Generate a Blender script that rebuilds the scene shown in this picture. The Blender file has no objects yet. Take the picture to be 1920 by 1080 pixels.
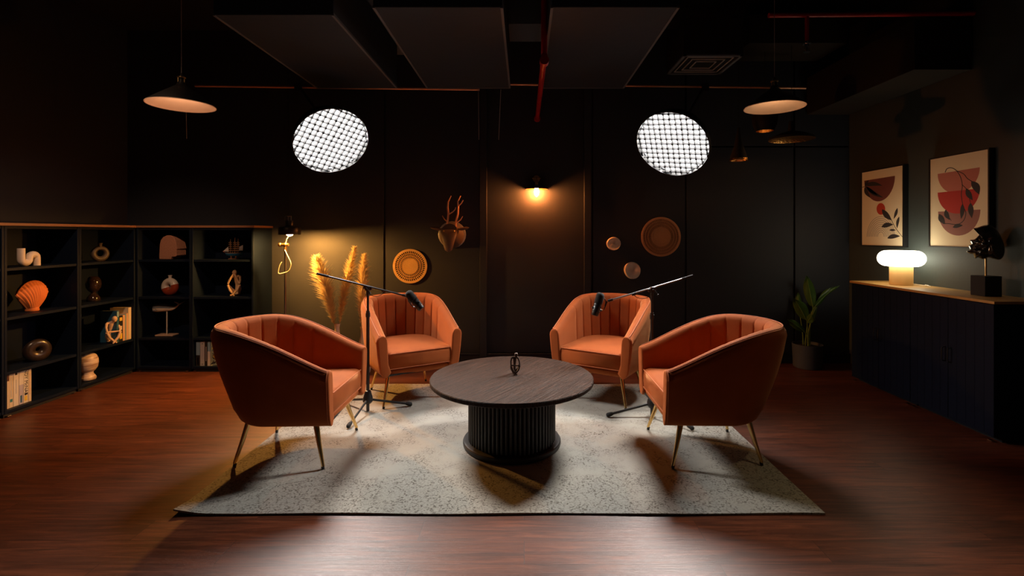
import bpy, bmesh, math, random
from mathutils import Vector, Matrix, Euler
random.seed(7)
C = bpy.context.scene.collection
PI = math.pi
F, CX, CY, H = 930.0, 983.0, 438.0, 1.3      # focal length (px), vanishing point, eye height

def at(px, py, Y):
    "point of the room seen at a pixel of the photograph, at depth Y"
    return Vector(((px - CX) * Y / F, Y, H - (py - CY) * Y / F))

# ------------------------------------------------------------------ materials
MATS = {}
def mat(name, col=(.5, .5, .5), rough=.6, metal=0., emis=None, es=0., spec=None, sheen=0., sheen_tint=None, coat=0., trans=0., ior=None,
        bump=None, vary=None, aniso=0.):
    m = bpy.data.materials.new(name); m.use_nodes = True
    nt = m.node_tree; b = nt.nodes['Principled BSDF']
    b.inputs['Base Color'].default_value = (*col, 1)
    b.inputs['Roughness'].default_value = rough
    b.inputs['Metallic'].default_value = metal
    if spec is not None: b.inputs['Specular IOR Level'].default_value = spec
    if emis is not None:
        b.inputs['Emission Color'].default_value = (*emis, 1); b.inputs['Emission Strength'].default_value = es
    if sheen:
        b.inputs['Sheen Weight'].default_value = sheen; b.inputs['Sheen Roughness'].default_value = .4
        b.inputs['Sheen Tint'].default_value = (*(sheen_tint or (1, 1, 1)), 1)
    if coat: b.inputs['Coat Weight'].default_value = coat; b.inputs['Coat Roughness'].default_value = .1
    if trans: b.inputs['Transmission Weight'].default_value = trans
    if ior: b.inputs['IOR'].default_value = ior
    tc = None
    if bump or vary:
        tc = nt.nodes.new('ShaderNodeTexCoord')
    if vary:      # (scale, second colour, amount)
        n = nt.nodes.new('ShaderNodeTexNoise'); n.inputs['Scale'].default_value = vary[0]; n.inputs['Detail'].default_value = 6
        r = nt.nodes.new('ShaderNodeValToRGB'); r.color_ramp.elements[0].position = .5 - .5 * vary[2]; r.color_ramp.elements[1].position = .5 + .5 * vary[2]
        r.color_ramp.elements[0].color = (*col, 1); r.color_ramp.elements[1].color = (*vary[1], 1)
        nt.links.new(tc.outputs['Object'], n.inputs['Vector']); nt.links.new(n.outputs['Fac'], r.inputs['Fac']); nt.links.new(r.outputs['Color'], b.inputs['Base Color'])
    if bump:      # (scale, strength)
        n = nt.nodes.new('ShaderNodeTexNoise'); n.inputs['Scale'].default_value = bump[0]; n.inputs['Detail'].default_value = 5
        bp = nt.nodes.new('ShaderNodeBump'); bp.inputs['Strength'].default_value = bump[1]; bp.inputs['Distance'].default_value = .01
        nt.links.new(tc.outputs['Object'], n.inputs['Vector']); nt.links.new(n.outputs['Fac'], bp.inputs['Height']); nt.links.new(bp.outputs['Normal'], b.inputs['Normal'])
    MATS[name] = m
    return m

def N(nt, t, **kw):
    n = nt.nodes.new(t)
    for k, v in kw.items():
        if k in n.inputs: n.inputs[k].default_value = v
        else: setattr(n, k, v)
    return n

wall_m = mat('wall_paint', (.021, .025, .036), .62, bump=(60, .05))
ceil_m = mat('ceiling_paint', (.012, .012, .013), .9)
duct_m = mat('duct_sheet', (.026, .045, .068), .7, bump=(9, .25))
duct_edge_m = mat('duct_edge', (.15, .18, .21), .6)
navy_m = mat('navy_laminate', (.0045, .0095, .024), .5, spec=.16, bump=(300, .03))
oak_m = mat('oak_top', (.52, .30, .09), .45, vary=(14, (.44, .24, .07), .4))
copper_edge_m = mat('oak_edge', (.40, .19, .09), .5)
velvet_m = mat('orange_velvet', (.37, .086, .017), .82, spec=.2, sheen=.5, sheen_tint=(1, .50, .22), bump=(240, .06), vary=(7, (.29, .064, .014), .5))
pipe_m = mat('orange_piping', (.42, .10, .024), .7, sheen=.4, sheen_tint=(1, .55, .3))
gold_m = mat('polished_gold', (.83, .56, .22), .22, 1.)
brass_m = mat('brass', (.72, .50, .22), .28, 1.)
copper_m = mat('copper', (.86, .46, .28), .5, .7)
black_m = mat('black_powder_coat', (.012, .012, .013), .38)
blackmatte_m = mat('black_matte', (.012, .012, .013), .8)
blackgloss_m = mat('black_gloss_resin', (.012, .011, .011), .16, coat=.4)
foam_m = mat('microphone_foam', (.008, .008, .008), .95, bump=(400, .4))
chrome_m = mat('chrome', (.75, .75, .76), .15, 1.)
wire_m = mat('grey_wire', (.4, .4, .41), .6)
steel_m = mat('dark_steel', (.32, .32, .33), .32, 1.)
red_m = mat('red_pipe_paint', (.42, .012, .012), .35)
cream_m = mat('cream_ceramic', (.72, .66, .56), .5)
white_m = mat('white_ceramic', (.86, .76, .68), .4, vary=(12, (.76, .63, .54), .3))
terra_m = mat('terracotta', (.68, .20, .055), .8, bump=(120, .15))
terra_light_m = mat('speckled_terracotta', (.60, .28, .17), .85, vary=(140, (.46, .2, .12), .2), bump=(200, .2))
redglaze_m = mat('red_glaze', (.36, .055, .02), .18, coat=.5)
whiteglaze_m = mat('white_glaze', (.72, .64, .56), .3)
wood_fig_m = mat('pale_wood', (.78, .54, .30), .55, vary=(20, (.68, .44, .22), .3))
resin_m = mat('beige_resin', (.70, .50, .36), .6, vary=(25, (.58, .40, .28), .3))
bronze_m = mat('dark_bronze', (.10, .07, .055), .3, .6)
smoke_m = mat('smoky_glass', (.022, .013, .010), .1, coat=.6)
pamp_m = mat('pampas_fluff', (.95, .84, .50), .9, sheen=.4, sheen_tint=(1, .8, .5))
pamp_stem_m = mat('pampas_stem', (.62, .42, .18), .8)
rattan_m = mat('rattan', (.70, .42, .15), .7, bump=(160, .5))
rattan_dark_m = mat('dark_rattan', (.55, .29, .15), .7, bump=(160, .5))
deer_m = mat('brown_metal', (.12, .075, .055), .5)
deer_plate_m = mat('grey_metal', (.30, .29, .29), .4, .5)
leaf_m = mat('plant_leaf', (.045, .10, .014), .4, vary=(9, (.07, .15, .022), .4))
leafedge_m = mat('plant_stem', (.16, .26, .05), .5)
pot_m = mat('dark_grey_pot', (.048, .060, .085), .7)
paper_m = mat('poster_paper', (.88, .77, .52), .8)
page_m = mat('book_pages', (.72, .62, .48), .9)
plastic_white_m = mat('white_cable', (.8, .74, .6), .5)
peach_m = mat('shade_lining', (.80, .56, .42), .55)
gold_in_m = mat('beaten_brass', (.70, .38, .12), .25, 1., bump=(60, .6))
bulb_m = mat('bulb_glow', (1, .8, .5), .4, emis=(1, .62, .25), es=30)
bulb_floor_m = mat('floor_bulb_glow', (1, .8, .5), .4, emis=(1, .42, .08), es=4800)
bulb_sconce_m = mat('sconce_bulb_glow', (1, .8, .5), .4, emis=(1, .27, .05), es=900)
bulb_soft_m = mat('bulb_glow_soft', (1, .85, .6), .4, emis=(1, .7, .4), es=6)
glass_shade_m = mat('lit_opal_glass', (.9, .92, 1), .4, emis=(1., .88, .64), es=6.5)
lampbase_m = mat('cream_lamp_base', (.80, .50, .19), .55, emis=None)
def cm(name, col, rough=.6): return mat(name, col, rough)

def floor_material():
    m = bpy.data.materials.new('wood_floor'); m.use_nodes = True; nt = m.node_tree; b = nt.nodes['Principled BSDF']; L = nt.links.new
    tc = N(nt, 'ShaderNodeTexCoord')
    br = N(nt, 'ShaderNodeTexBrick', **{'Scale': 1., 'Mortar Size': .0012, 'Mortar Smooth': .3, 'Brick Width': 1.22, 'Row Height': .15, 'Bias': 0.})
    br.offset = .37; br.inputs['Color1'].default_value = (0, 0, 0, 1); br.inputs['Color2'].default_value = (1, 1, 1, 1); br.inputs['Mortar'].default_value = (.5, .5, .5, 1)
    L(tc.outputs['Object'], br.inputs['Vector'])
    # per plank shift of the grain
    mul = N(nt, 'ShaderNodeVectorMath', operation='SCALE'); mul.inputs['Scale'].default_value = 7.3
    L(br.outputs['Color'], mul.inputs[0])
    add = N(nt, 'ShaderNodeVectorMath', operation='ADD'); L(tc.outputs['Object'], add.inputs[0]); L(mul.outputs[0], add.inputs[1])
    mp = N(nt, 'ShaderNodeMapping'); mp.inputs['Scale'].default_value = (1.3, 16, 1); L(add.outputs[0], mp.inputs['Vector'])
    n1 = N(nt, 'ShaderNodeTexNoise', **{'Scale': 2.2, 'Detail': 9., 'Roughness': .62, 'Distortion': .9}); L(mp.outputs[0], n1.inputs['Vector'])
    mp2 = N(nt, 'ShaderNodeMapping'); mp2.inputs['Scale'].default_value = (3.0, 90, 1); L(add.outputs[0], mp2.inputs['Vector'])
    n2 = N(nt, 'ShaderNodeTexNoise', **{'Scale': 2.5, 'Detail': 4., 'Roughness': .6}); L(mp2.outputs[0], n2.inputs['Vector'])
    r = N(nt, 'ShaderNodeValToRGB'); e = r.color_ramp.elements
    e[0].position = .28; e[0].color = (.040, .011, .005, 1); e[1].position = .72; e[1].color = (.185, .052, .021, 1)
    x = e.new(.5); x.color = (.105, .028, .012, 1)
    L(n1.outputs['Fac'], r.inputs['Fac'])
    mx = N(nt, 'ShaderNodeMix', data_type='RGBA', blend_type='MULTIPLY'); mx.inputs[0].default_value = .35
    r2 = N(nt, 'ShaderNodeMapRange'); r2.inputs['To Min'].default_value = .62; r2.inputs['To Max'].default_value = 1.15
    L(br.outputs['Color'], r2.inputs['Value']); L(r.outputs['Color'], mx.inputs[6]); L(r2.outputs[0], mx.inputs[7])
    mx2 = N(nt, 'ShaderNodeMix', data_type='RGBA', blend_type='MULTIPLY'); L(br.outputs['Fac'], mx2.inputs[0]); L(mx.outputs[2], mx2.inputs[6]); mx2.inputs[7].default_value = (.25, .2, .2, 1)
    L(mx2.outputs[2], b.inputs['Base Color'])
    rr = N(nt, 'ShaderNodeMapRange'); rr.inputs['To Min'].default_value = .37; rr.inputs['To Max'].default_value = .52; L(n2.outputs['Fac'], rr.inputs['Value']); L(rr.outputs[0], b.inputs['Roughness'])
    s = N(nt, 'ShaderNodeMath', operation='ADD'); L(n1.outputs['Fac'], s.inputs[0]); L(n2.outputs['Fac'], s.inputs[1])
    s2 = N(nt, 'ShaderNodeMath', operation='SUBTRACT'); L(s.outputs[0], s2.inputs[0]); L(br.outputs['Fac'], s2.inputs[1])
    bp = N(nt, 'ShaderNodeBump', **{'Strength': .16, 'Distance': .004}); L(s2.outputs[0], bp.inputs['Height']); L(bp.outputs[0], b.inputs['Normal'])
    return m
floor_m = floor_material()

def rug_material():
    m = bpy.data.materials.new('rug_pile'); m.use_nodes = True; nt = m.node_tree; b = nt.nodes['Principled BSDF']; L = nt.links.new
    b.inputs['Roughness'].default_value = .95; b.inputs['Sheen Weight'].default_value = .15
    tc = N(nt, 'ShaderNodeTexCoord'); co = tc.outputs['Object']
    # border mask from real rug coordinates (origin at its centre, 3 x 2 m)
    sx = N(nt, 'ShaderNodeSeparateXYZ'); L(co, sx.inputs[0])
    ax = N(nt, 'ShaderNodeMath', operation='ABSOLUTE'); L(sx.outputs['X'], ax.inputs[0])
    ay = N(nt, 'ShaderNodeMath', operation='ABSOLUTE'); L(sx.outputs['Y'], ay.inputs[0])
    mx_ = N(nt, 'ShaderNodeMapRange'); mx_.inputs['From Min'].default_value = 1.12; mx_.inputs['From Max'].default_value = 1.22; L(ax.outputs[0], mx_.inputs['Value'])
    my_ = N(nt, 'ShaderNodeMapRange'); my_.inputs['From Min'].default_value = .60; my_.inputs['From Max'].default_value = .66; L(ay.outputs[0], my_.inputs['Value'])
    bd = N(nt, 'ShaderNodeMath', operation='MAXIMUM'); L(mx_.outputs[0], bd.inputs[0]); L(my_.outputs[0], bd.inputs[1])
    nd = N(nt, 'ShaderNodeTexNoise', **{'Scale': 9., 'Detail': 2.}); L(co, nd.inputs['Vector'])
    dm = N(nt, 'ShaderNodeVectorMath', operation='SCALE'); dm.inputs['Scale'].default_value = .16; L(nd.outputs['Color'], dm.inputs[0])
    da = N(nt, 'ShaderNodeVectorMath', operation='ADD'); L(co, da.inputs[0]); L(dm.outputs[0], da.inputs[1])
    vo = N(nt, 'ShaderNodeTexVoronoi', feature='DISTANCE_TO_EDGE'); vo.inputs['Scale'].default_value = 19; L(da.outputs[0], vo.inputs['Vector'])
    line = N(nt, 'ShaderNodeMapRange'); line.inputs['From Min'].default_value = .0; line.inputs['From Max'].default_value = .14; line.inputs['To Min'].default_value = 1; line.inputs['To Max'].default_value = 0
    L(vo.outputs['Distance'], line.inputs['Value'])
    fine = N(nt, 'ShaderNodeTexNoise', **{'Scale': 95., 'Detail': 4., 'Roughness': .7}); L(co, fine.inputs['Vector'])
    wear = N(nt, 'ShaderNodeTexNoise', **{'Scale': 5.5, 'Detail': 5., 'Roughness': .6}); L(co, wear.inputs['Vector'])
    w2 = N(nt, 'ShaderNodeMath', operation='MULTIPLY_ADD'); w2.inputs[1].default_value = .17; L(bd.outputs[0], w2.inputs[0]); L(wear.outputs['Fac'], w2.inputs[2])
    wr = N(nt, 'ShaderNodeMapRange'); wr.inputs['From Min'].default_value = .44; wr.inputs['From Max'].default_value = .62; L(w2.outputs[0], wr.inputs['Value'])
    fl = N(nt, 'ShaderNodeMapRange'); fl.inputs['From Min'].default_value = .46; fl.inputs['From Max'].default_value = .60; L(fine.outputs['Fac'], fl.inputs['Value'])
    a = N(nt, 'ShaderNodeMath', operation='MULTIPLY'); L(line.outputs[0], a.inputs[0]); L(fl.outputs[0], a.inputs[1])
    a2 = N(nt, 'ShaderNodeMath', operation='MULTIPLY_ADD'); a2.inputs[1].default_value = .42; L(fl.outputs[0], a2.inputs[0]); L(a.outputs[0], a2.inputs[2])
    a3 = N(nt, 'ShaderNodeMath', operation='MULTIPLY', use_clamp=True); L(a2.outputs[0], a3.inputs[0]); L(wr.outputs[0], a3.inputs[1])
    base = N(nt, 'ShaderNodeValToRGB'); e = base.color_ramp.elements; e[0].position = .35; e[0].color = (.37, .35, .30, 1); e[1].position = .65; e[1].color = (.315, .31, .28, 1)
    big = N(nt, 'ShaderNodeTexNoise', **{'Scale': 2.6, 'Detail': 3.}); L(co, big.inputs['Vector']); L(big.outputs['Fac'], base.inputs['Fac'])
    mix = N(nt, 'ShaderNodeMix', data_type='RGBA'); L(a3.outputs[0], mix.inputs[0]); L(base.outputs['Color'], mix.inputs[6]); mix.inputs[7].default_value = (.085, .072, .055, 1)
    L(mix.outputs[2], b.inputs['Base Color'])
    bp = N(nt, 'ShaderNodeBump', **{'Strength': .5, 'Distance': .004}); L(fine.outputs['Fac'], bp.inputs['Height']); L(bp.outputs[0], b.inputs['Normal'])
    return m
rug_m = rug_material()

def table_material():
    m = bpy.data.materials.new('black_oak'); m.use_nodes = True; nt = m.node_tree; b = nt.nodes['Principled BSDF']; L = nt.links.new
    tc = N(nt, 'ShaderNodeTexCoord')
    mp = N(nt, 'ShaderNodeMapping'); mp.inputs['Rotation'].default_value = (0, 0, -math.radians(58)); mp.inputs['Scale'].default_value = (1, 1, 1); L(tc.outputs['Object'], mp.inputs['Vector'])
    br = N(nt, 'ShaderNodeTexBrick', **{'Scale': 1., 'Mortar Size': .0008, 'Brick Width': 3., 'Row Height': .145}); L(mp.outputs[0], br.inputs['Vector'])
    br.inputs['Color1'].default_value = (0, 0, 0, 1); br.inputs['Color2'].default_value = (1, 1, 1, 1)
    mul = N(nt, 'ShaderNodeVectorMath', operation='SCALE'); mul.inputs['Scale'].default_value = 3.3; L(br.outputs['Color'], mul.inputs[0])
    add = N(nt, 'ShaderNodeVectorMath', operation='ADD'); L(mp.outputs[0], add.inputs[0]); L(mul.outputs[0], add.inputs[1])
    mp2 = N(nt, 'ShaderNodeMapping'); mp2.inputs['Scale'].default_value = (1.5, 30, 1); L(add.outputs[0], mp2.inputs['Vector'])
    n1 = N(nt, 'ShaderNodeTexNoise', **{'Scale': 3.0, 'Detail': 8., 'Roughness': .65, 'Distortion': 1.2}); L(mp2.outputs[0], n1.inputs['Vector'])
    r = N(nt, 'ShaderNodeValToRGB'); e = r.color_ramp.elements; e[0].position = .35; e[0].color = (.006, .004, .003, 1); e[1].position = .72; e[1].color = (.075, .040, .027, 1)
    L(n1.outputs['Fac'], r.inputs['Fac']); L(r.outputs['Color'], b.inputs['Base Color'])
    b.inputs['Roughness'].default_value = .45; b.inputs['Specular IOR Level'].default_value = .13
    s = N(nt, 'ShaderNodeMath', operation='SUBTRACT'); L(n1.outputs['Fac'], s.inputs[0]); L(br.outputs['Fac'], s.inputs[1])
    bp = N(nt, 'ShaderNodeBump', **{'Strength': 1., 'Distance': .012}); L(s.outputs[0], bp.inputs['Height']); L(bp.outputs[0], b.inputs['Normal'])
    return m
table_m = table_material()

nt = pamp_m.node_tree; tr_ = N(nt, 'ShaderNodeBsdfTranslucent'); tr_.inputs['Color'].default_value = (.93, .74, .42, 1); ms_ = N(nt, 'ShaderNodeMixShader'); ms_.inputs[0].default_value = .5
nt.links.new(nt.nodes['Principled BSDF'].outputs[0], ms_.inputs[1]); nt.links.new(tr_.outputs[0], ms_.inputs[2]); nt.links.new(ms_.outputs[0], nt.nodes['Material Output'].inputs['Surface'])

# ------------------------------------------------------------------ mesh builder
class MB:
    def __init__(s): s.v = []; s.f = []
    def add(s, vs, fs):
        o = len(s.v); s.v += [Vector(p) for p in vs]; s.f += [tuple(i + o for i in f) for f in fs]; return s
    def box(s, lo, hi, M=None):
        x0, y0, z0 = lo; x1, y1, z1 = hi
        vs = [Vector(p) for p in ((x0,y0,z0),(x1,y0,z0),(x1,y1,z0),(x0,y1,z0),(x0,y0,z1),(x1,y0,z1),(x1,y1,z1),(x0,y1,z1))]
        if M is not None: vs = [M @ p for p in vs]
        return s.add(vs, ((0,3,2,1),(4,5,6,7),(0,1,5,4),(1,2,6,5),(2,3,7,6),(3,0,4,7)))
    def rings(s, rings, closed=True, cap0=True, cap1=True):
        o = len(s.v); n = len(rings[0])
        for r in rings: s.v += [Vector(p) for p in r]
        m = n if closed else n - 1
        for i in range(len(rings) - 1):
            for j in range(m):
                k = (j + 1) % n
                s.f.append((o+i*n+j, o+i*n+k, o+(i+1)*n+k, o+(i+1)*n+j))
        if cap0 and closed: s.f.append(tuple(o + j for j in reversed(range(n))))
        if cap1 and closed: s.f.append(tuple(o + (len(rings)-1)*n + j for j in range(n)))
        return s
    def tube(s, pts, radii, n=10, caps=True, flat=1.):
        pts = [Vector(p) for p in pts]
        if not hasattr(radii, '__len__'): radii = [radii] * len(pts)
        rings = []; up = None
        for i, p in enumerate(pts):
            a = pts[max(i-1, 0)]; b = pts[min(i+1, len(pts)-1)]; t = (b - a)
            t = t.normalized() if t.length > 1e-9 else Vector((0, 0, 1))
            if up is None:
                up = Vector((0, 0, 1)) if abs(t.z) < .9 else Vector((1, 0, 0))
            u = (up - t * up.dot(t))
            u = u.normalized() if u.length > 1e-6 else t.orthogonal().normalized()
            w = t.cross(u); up = u
            rings.append([p + (u * math.cos(2*PI*j/n) * flat + w * math.sin(2*PI*j/n)) * radii[i] for j in range(n)])
        return s.rings(rings, True, caps, caps)
    def cyl(s, p0, p1, r0, r1=None, n=20):
        return s.tube([p0, p1], [r0, r0 if r1 is None else r1], n)
    def lathe(s, prof, n=32, c=(0, 0, 0), M=None, a0=0, sx=1., sy=1., open0=False, open1=False):
        c = Vector(c); rings = []
        for r, z in prof:
            ring = [Vector((r*math.cos(a0+2*PI*j/n)*sx, r*math.sin(a0+2*PI*j/n)*sy, z)) for j in range(n)]
            if M is not None: ring = [M @ p for p in ring]
            rings.append([p + c for p in ring])
        return s.rings(rings, True, not open0, not open1)
    def ball(s, c, r, n=16, M=None):
        if not hasattr(r, '__len__'): r = (r, r, r)
        prof = [(max(1e-4, math.sin(PI*i/(n//2))), -math.cos(PI*i/(n//2))) for i in range(n//2 + 1)]
        rings = []
        for q, z in prof:
            ring = [Vector((q*math.cos(2*PI*j/n)*r[0], q*math.sin(2*PI*j/n)*r[1], z*r[2])) for j in range(n)]
            if M is not None: ring = [M @ p for p in ring]
            rings.append([p + Vector(c) for p in ring])
        return s.rings(rings)
    def poly_prism(s, pts, d):
        "extrude a planar polygon by the vector d"
        pts = [Vector(p) for p in pts]; n = len(pts); d = Vector(d); o = len(s.v)
        s.v += pts + [p + d for p in pts]
        s.f.append(tuple(o + i for i in range(n))); s.f.append(tuple(o + n + i for i in reversed(range(n))))
        for i in range(n): j = (i+1) % n; s.f.append((o+i, o+n+i, o+n+j, o+j))
        return s
    def build(s, name, m, parent=None, loc=None, smooth=40, bevel=0., sub=0, bseg=2):
        me = bpy.data.meshes.new(name); me.from_pydata([tuple(p) for p in s.v], [], s.f)
        bm = bmesh.new(); bm.from_mesh(me); bmesh.ops.recalc_face_normals(bm, faces=bm.faces)
        if smooth:
            for f in bm.faces: f.smooth = True
            for e in bm.edges:
                if len(e.link_faces) == 2 and e.calc_face_angle(0) > math.radians(smooth): e.smooth = False
        bm.to_mesh(me); bm.free(); me.materials.append(m)
        o = bpy.data.objects.new(name, me); C.objects.link(o)
        if parent is not None: o.parent = parent
        if loc is not None: o.location = loc
        if bevel:
            b = o.modifiers.new('bevel', 'BEVEL'); b.width = bevel; b.segments = bseg; b.limit_method = 'ANGLE'; b.angle_limit = math.radians(35); b.harden_normals = False
        if sub:
            q = o.modifiers.new('sub', 'SUBSURF'); q.levels = sub; q.render_levels = sub
        return o

def tag(o, label=None, cat=None, group=None, kind=None):
    if label: o['label'] = label
    if cat: o['category'] = cat
    if group: o['group'] = group
    if kind: o['kind'] = kind
    return o
def thing(name, label, cat, loc=(0, 0, 0), rz=0., group=None):
    o = bpy.data.objects.new(name, None); C.objects.link(o); o.empty_display_size = .05
    o.location = loc; o.rotation_euler = (0, 0, rz); return tag(o, label, cat, group)
def struct(o): o['kind'] = 'structure'; return o
def children(o): return [c for c in bpy.data.objects if c.parent == o]
def copy_tree(o, parent=None):
    c = o.copy(); C.objects.link(c)
    if parent is not None: c.parent = parent
    for ch in children(o): copy_tree(ch, c)
    return c
def dup(o, loc, rz, label, group=None):
    c = copy_tree(o); c.location = loc; c.rotation_euler = (0, 0, rz); c['label'] = label
    if group: c['group'] = group
    return c
def bez(p0, p1, p2, p3, n=12):
    p0, p1, p2, p3 = map(Vector, (p0, p1, p2, p3)); out = []
    for i in range(n + 1):
        t = i / n; u = 1 - t; out.append(p0*u**3 + p1*3*u*u*t + p2*3*u*t*t + p3*t**3)
    return out
def text_mesh(s, size, m, parent, M, name='lettering', ext=.0004):
    cu = bpy.data.curves.new('t', 'FONT'); cu.body = s; cu.size = size; cu.extrude = ext; cu.align_x = 'CENTER'; cu.align_y = 'CENTER'; cu.resolution_u = 3
    to = bpy.data.objects.new('t', cu); C.objects.link(to); bpy.context.view_layer.update()
    me = bpy.data.meshes.new_from_object(to.evaluated_get(bpy.context.evaluated_depsgraph_get()))
    bpy.data.objects.remove(to); me.transform(M); me.name = name; me.materials.clear(); me.materials.append(m)
    o = bpy.data.objects.new(name, me); C.objects.link(o); o.parent = parent; return o

# ------------------------------------------------------------------ the room
XL, XR, YB, YF, ZC = -4.0, 3.263, 5.0, -2.6, 3.35
struct(MB().box((XL-.1, YF-.1, -.1), (XR+.1, YB+.1, 0)).build('floor', floor_m))
struct(MB().box((XL-.1, YF-.1, ZC), (XR+.1, YB+.1, ZC+.1)).build('ceiling', ceil_m))
struct(MB().box((XL-.1, YB, 0), (XR+.1, YB+.1, ZC)).build('wall_back', wall_m))
struct(MB().box((XL-.1, YF-.1, 0), (XL, YB, ZC)).build('wall_left', wall_m))
struct(MB().box((XR, YF-.1, 0), (XR+.1, YB, ZC)).build('wall_right', mat('teal_wall_paint', (.040, .056, .056), .6, bump=(60, .05))))
struct(MB().box((XL, YF-.1, 0), (XR, YF, ZC)).build('wall_front', wall_m))
# panelling on the back wall
b = MB()
for x0, x1 in ((-2.36, -1.412), (-1.392, -.445), (.69, 1.612), (1.63, 2.702), (2.72, 3.262)):
    if x0 > 1.6: b.box((x0, YB-.022, .1), (x1, YB, 2.165)); b.box((x0, YB-.022, 2.185), (x1, YB, ZC))
    else: b.box((x0, YB-.022, .1), (x1, YB, ZC))
struct(b.build('trim_1', wall_m, bevel=.002))
b = MB()
b.box((-.445, YB-.045, 0), (-.375, YB, ZC)); b.box((.60, YB-.045, 0), (.67, YB, ZC))
struct(b.build('trim_2', wall_m, bevel=.003))
struct(MB().box((-2.36, YB-.034, 0), (XR, YB, .1)).box((-2.36, YB-.040, .088), (XR, YB, .1)).build('baseboard_back', wall_m, bevel=.003))
# overhead services
brown_duct_m = mat('brown_boxed_duct', (.016, .012, .007), .85)
def duct(lo, hi, label, edge=True, m=None):
    t = thing('ceiling_duct', label, 'duct', ((lo[0]+hi[0])/2, (lo[1]+hi[1])/2, lo[2]))
    c = Vector(t.location); l = Vector(lo) - c; h = Vector(hi) - c
    MB().box(l, h).build('duct_body', m or duct_m, t, bevel=.004)
    if edge:
        e = MB(); w = .012
        e.box((l.x-.003, l.y, l.z-.004), (l.x+w, h.y, l.z+.012)); e.box((h.x-w, l.y, l.z-.004), (h.x+.003, h.y, l.z+.012))
        e.box((l.x, h.y-.008, l.z-.004), (h.x, h.y+.003, l.z+.008))
        e.build('edge_strip', duct_edge_m, t)
    return t
duct((-1.85, 2.95, 2.60), (-1.135, 4.43, 2.98), 'wide dark grey ceiling duct above the left softbox light')
duct((-.87, 2.85, 2.60), (-.125, 4.43, 3.05), 'wide dark grey ceiling duct left of the red pipe')
duct((.155, 2.85, 2.60), (.89, 4.43, 3.05), 'wide dark grey ceiling duct right of the red pipe')
duct((-1.22, 1.6, 3.0), (-.80, 4.72, 3.2), 'narrow grey ceiling duct seen in the gap between the two left ducts', False, duct_edge_m)
duct((-.9, 3.92, 2.955), (1.0, 4.28, 3.2), 'grey cross duct running behind the red pipe under the ceiling', False, duct_edge_m)
duct((1.95, 4.30, 2.95), (2.80, 4.75, 3.2), 'faint brown box duct high up behind the sprinkler head', False, brown_duct_m)
duct((2.83, 3.6, 2.49), (3.25, 4.97, 2.86), 'low brown-grey boxed duct along the right wall above the posters', False, brown_duct_m)
def rod(name, p0, p1, r, m, label, cat):
    p0 = Vector(p0); p1 = Vector(p1); o = MB().cyl((0, 0, 0), p1-p0, r, n=12).build(name, m, loc=p0); return tag(o, label, cat)
rod('ceiling_rail', at(366, 161, 4.47), at(899, 168, 4.47), .011, copper_m, 'thin copper rail hung under the ceiling above the left softbox light', 'rail')
rod('ceiling_rail', at(956, 158, 4.47), at(1511, 165, 4.47), .011, copper_m, 'thin copper rail hung under the ceiling above the right softbox light', 'rail')
rod('hanging_wire', at(898, 262, 4.44), at(897, 168, 4.44), .0026, wire_m, 'left one of two short grey wires hanging beside the centre duct', 'wire')
rod('hanging_wire', at(935, 262, 4.44), at(939, 168, 4.44), .0026, wire_m, 'right one of two short grey wires hanging beside the centre duct', 'wire')
rod('hanging_wire', at(350, 260, 4.4), at(348, 160, 4.4), .0026, wire_m, 'single thin wire hanging behind the left dish pendant', 'wire')
# red sprinkler pipe running front to back
t = thing('sprinkler_pipe', 'red fire pipe running towards the back wall beside the centre duct', 'pipe', (.13, 4.97, 2.455))
MB().cyl((0, 0, 0), (0, -1.75, 0), .021, n=14).build('pipe_run', red_m, t)
MB().cyl((0, -1.70, -.03), (0, -1.76, -.03), .03, n=14).cyl((0, -1.73, 0), (0, -1.73, .4), .02, n=14).build('elbow', red_m, t)
MB().cyl((0, -.0, 0), (0, .03, 0), .032, n=14).build('wall_flange', red_m, t)
# overhead branch with a sprinkler head, right side
p = at(1441, 29, 3.6); q = at(1862, 25, 3.6)
t = thing('sprinkler_branch', 'red pipe across the ceiling at right with a hanging chrome sprinkler head', 'pipe', p)
MB().cyl((0, 0, 0), q - p, .017, n=14).build('pipe_run', red_m, t)
dx = (1513-1441)*3.6/F
MB().cyl((dx, 0, 0), (dx, 0, -.20), .014, n=12).build('drop_pipe', red_m, t)
sp = MB().cyl((dx, 0, -.19), (dx, 0, -.225), .018, .012).cyl((dx, 0, -.225), (dx, 0, -.262), .005)
sp.cyl((dx, 0, -.262), (dx, 0, -.266), .024); sp.tube([(dx-.012, 0, -.225), (dx-.016, 0, -.245), (dx, 0, -.262)], .003, 6); sp.tube([(dx+.012, 0, -.225), (dx+.016, 0, -.245), (dx, 0, -.262)], .003, 6)
sp.cyl((dx, 0, -.205), (dx, 0, -.209), .03)
sp.build('sprinkler_head', chrome_m, t)
# square air diffuser
vent_m = mat('vent_aluminium', (.62, .62, .64), .5)
t = thing('air_vent', 'square metal air diffuser of nested frames under the ceiling', 'vent', (1.49, 4.14, 2.70))
for k, s in enumerate((.235, .185, .135, .085)):
    b = MB(); w = .022 if k == 0 else .006; z = .0 if k == 0 else .004
    b.box((-s, -s, z), (s, -s+w, z+.012)); b.box((-s, s-w, z), (s, s, z+.012)); b.box((-s, -s, z), (-s+w, s, z+.012)); b.box((s-w, -s, z), (s, s, z+.012))
    b.build('vent_frame' if k == 0 else 'vent_blade', vent_m if k else duct_edge_m, t)
MB().box((-.235, -.235, .012), (.235, .235, .3)).build('vent_box', blackmatte_m, t)

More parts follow.
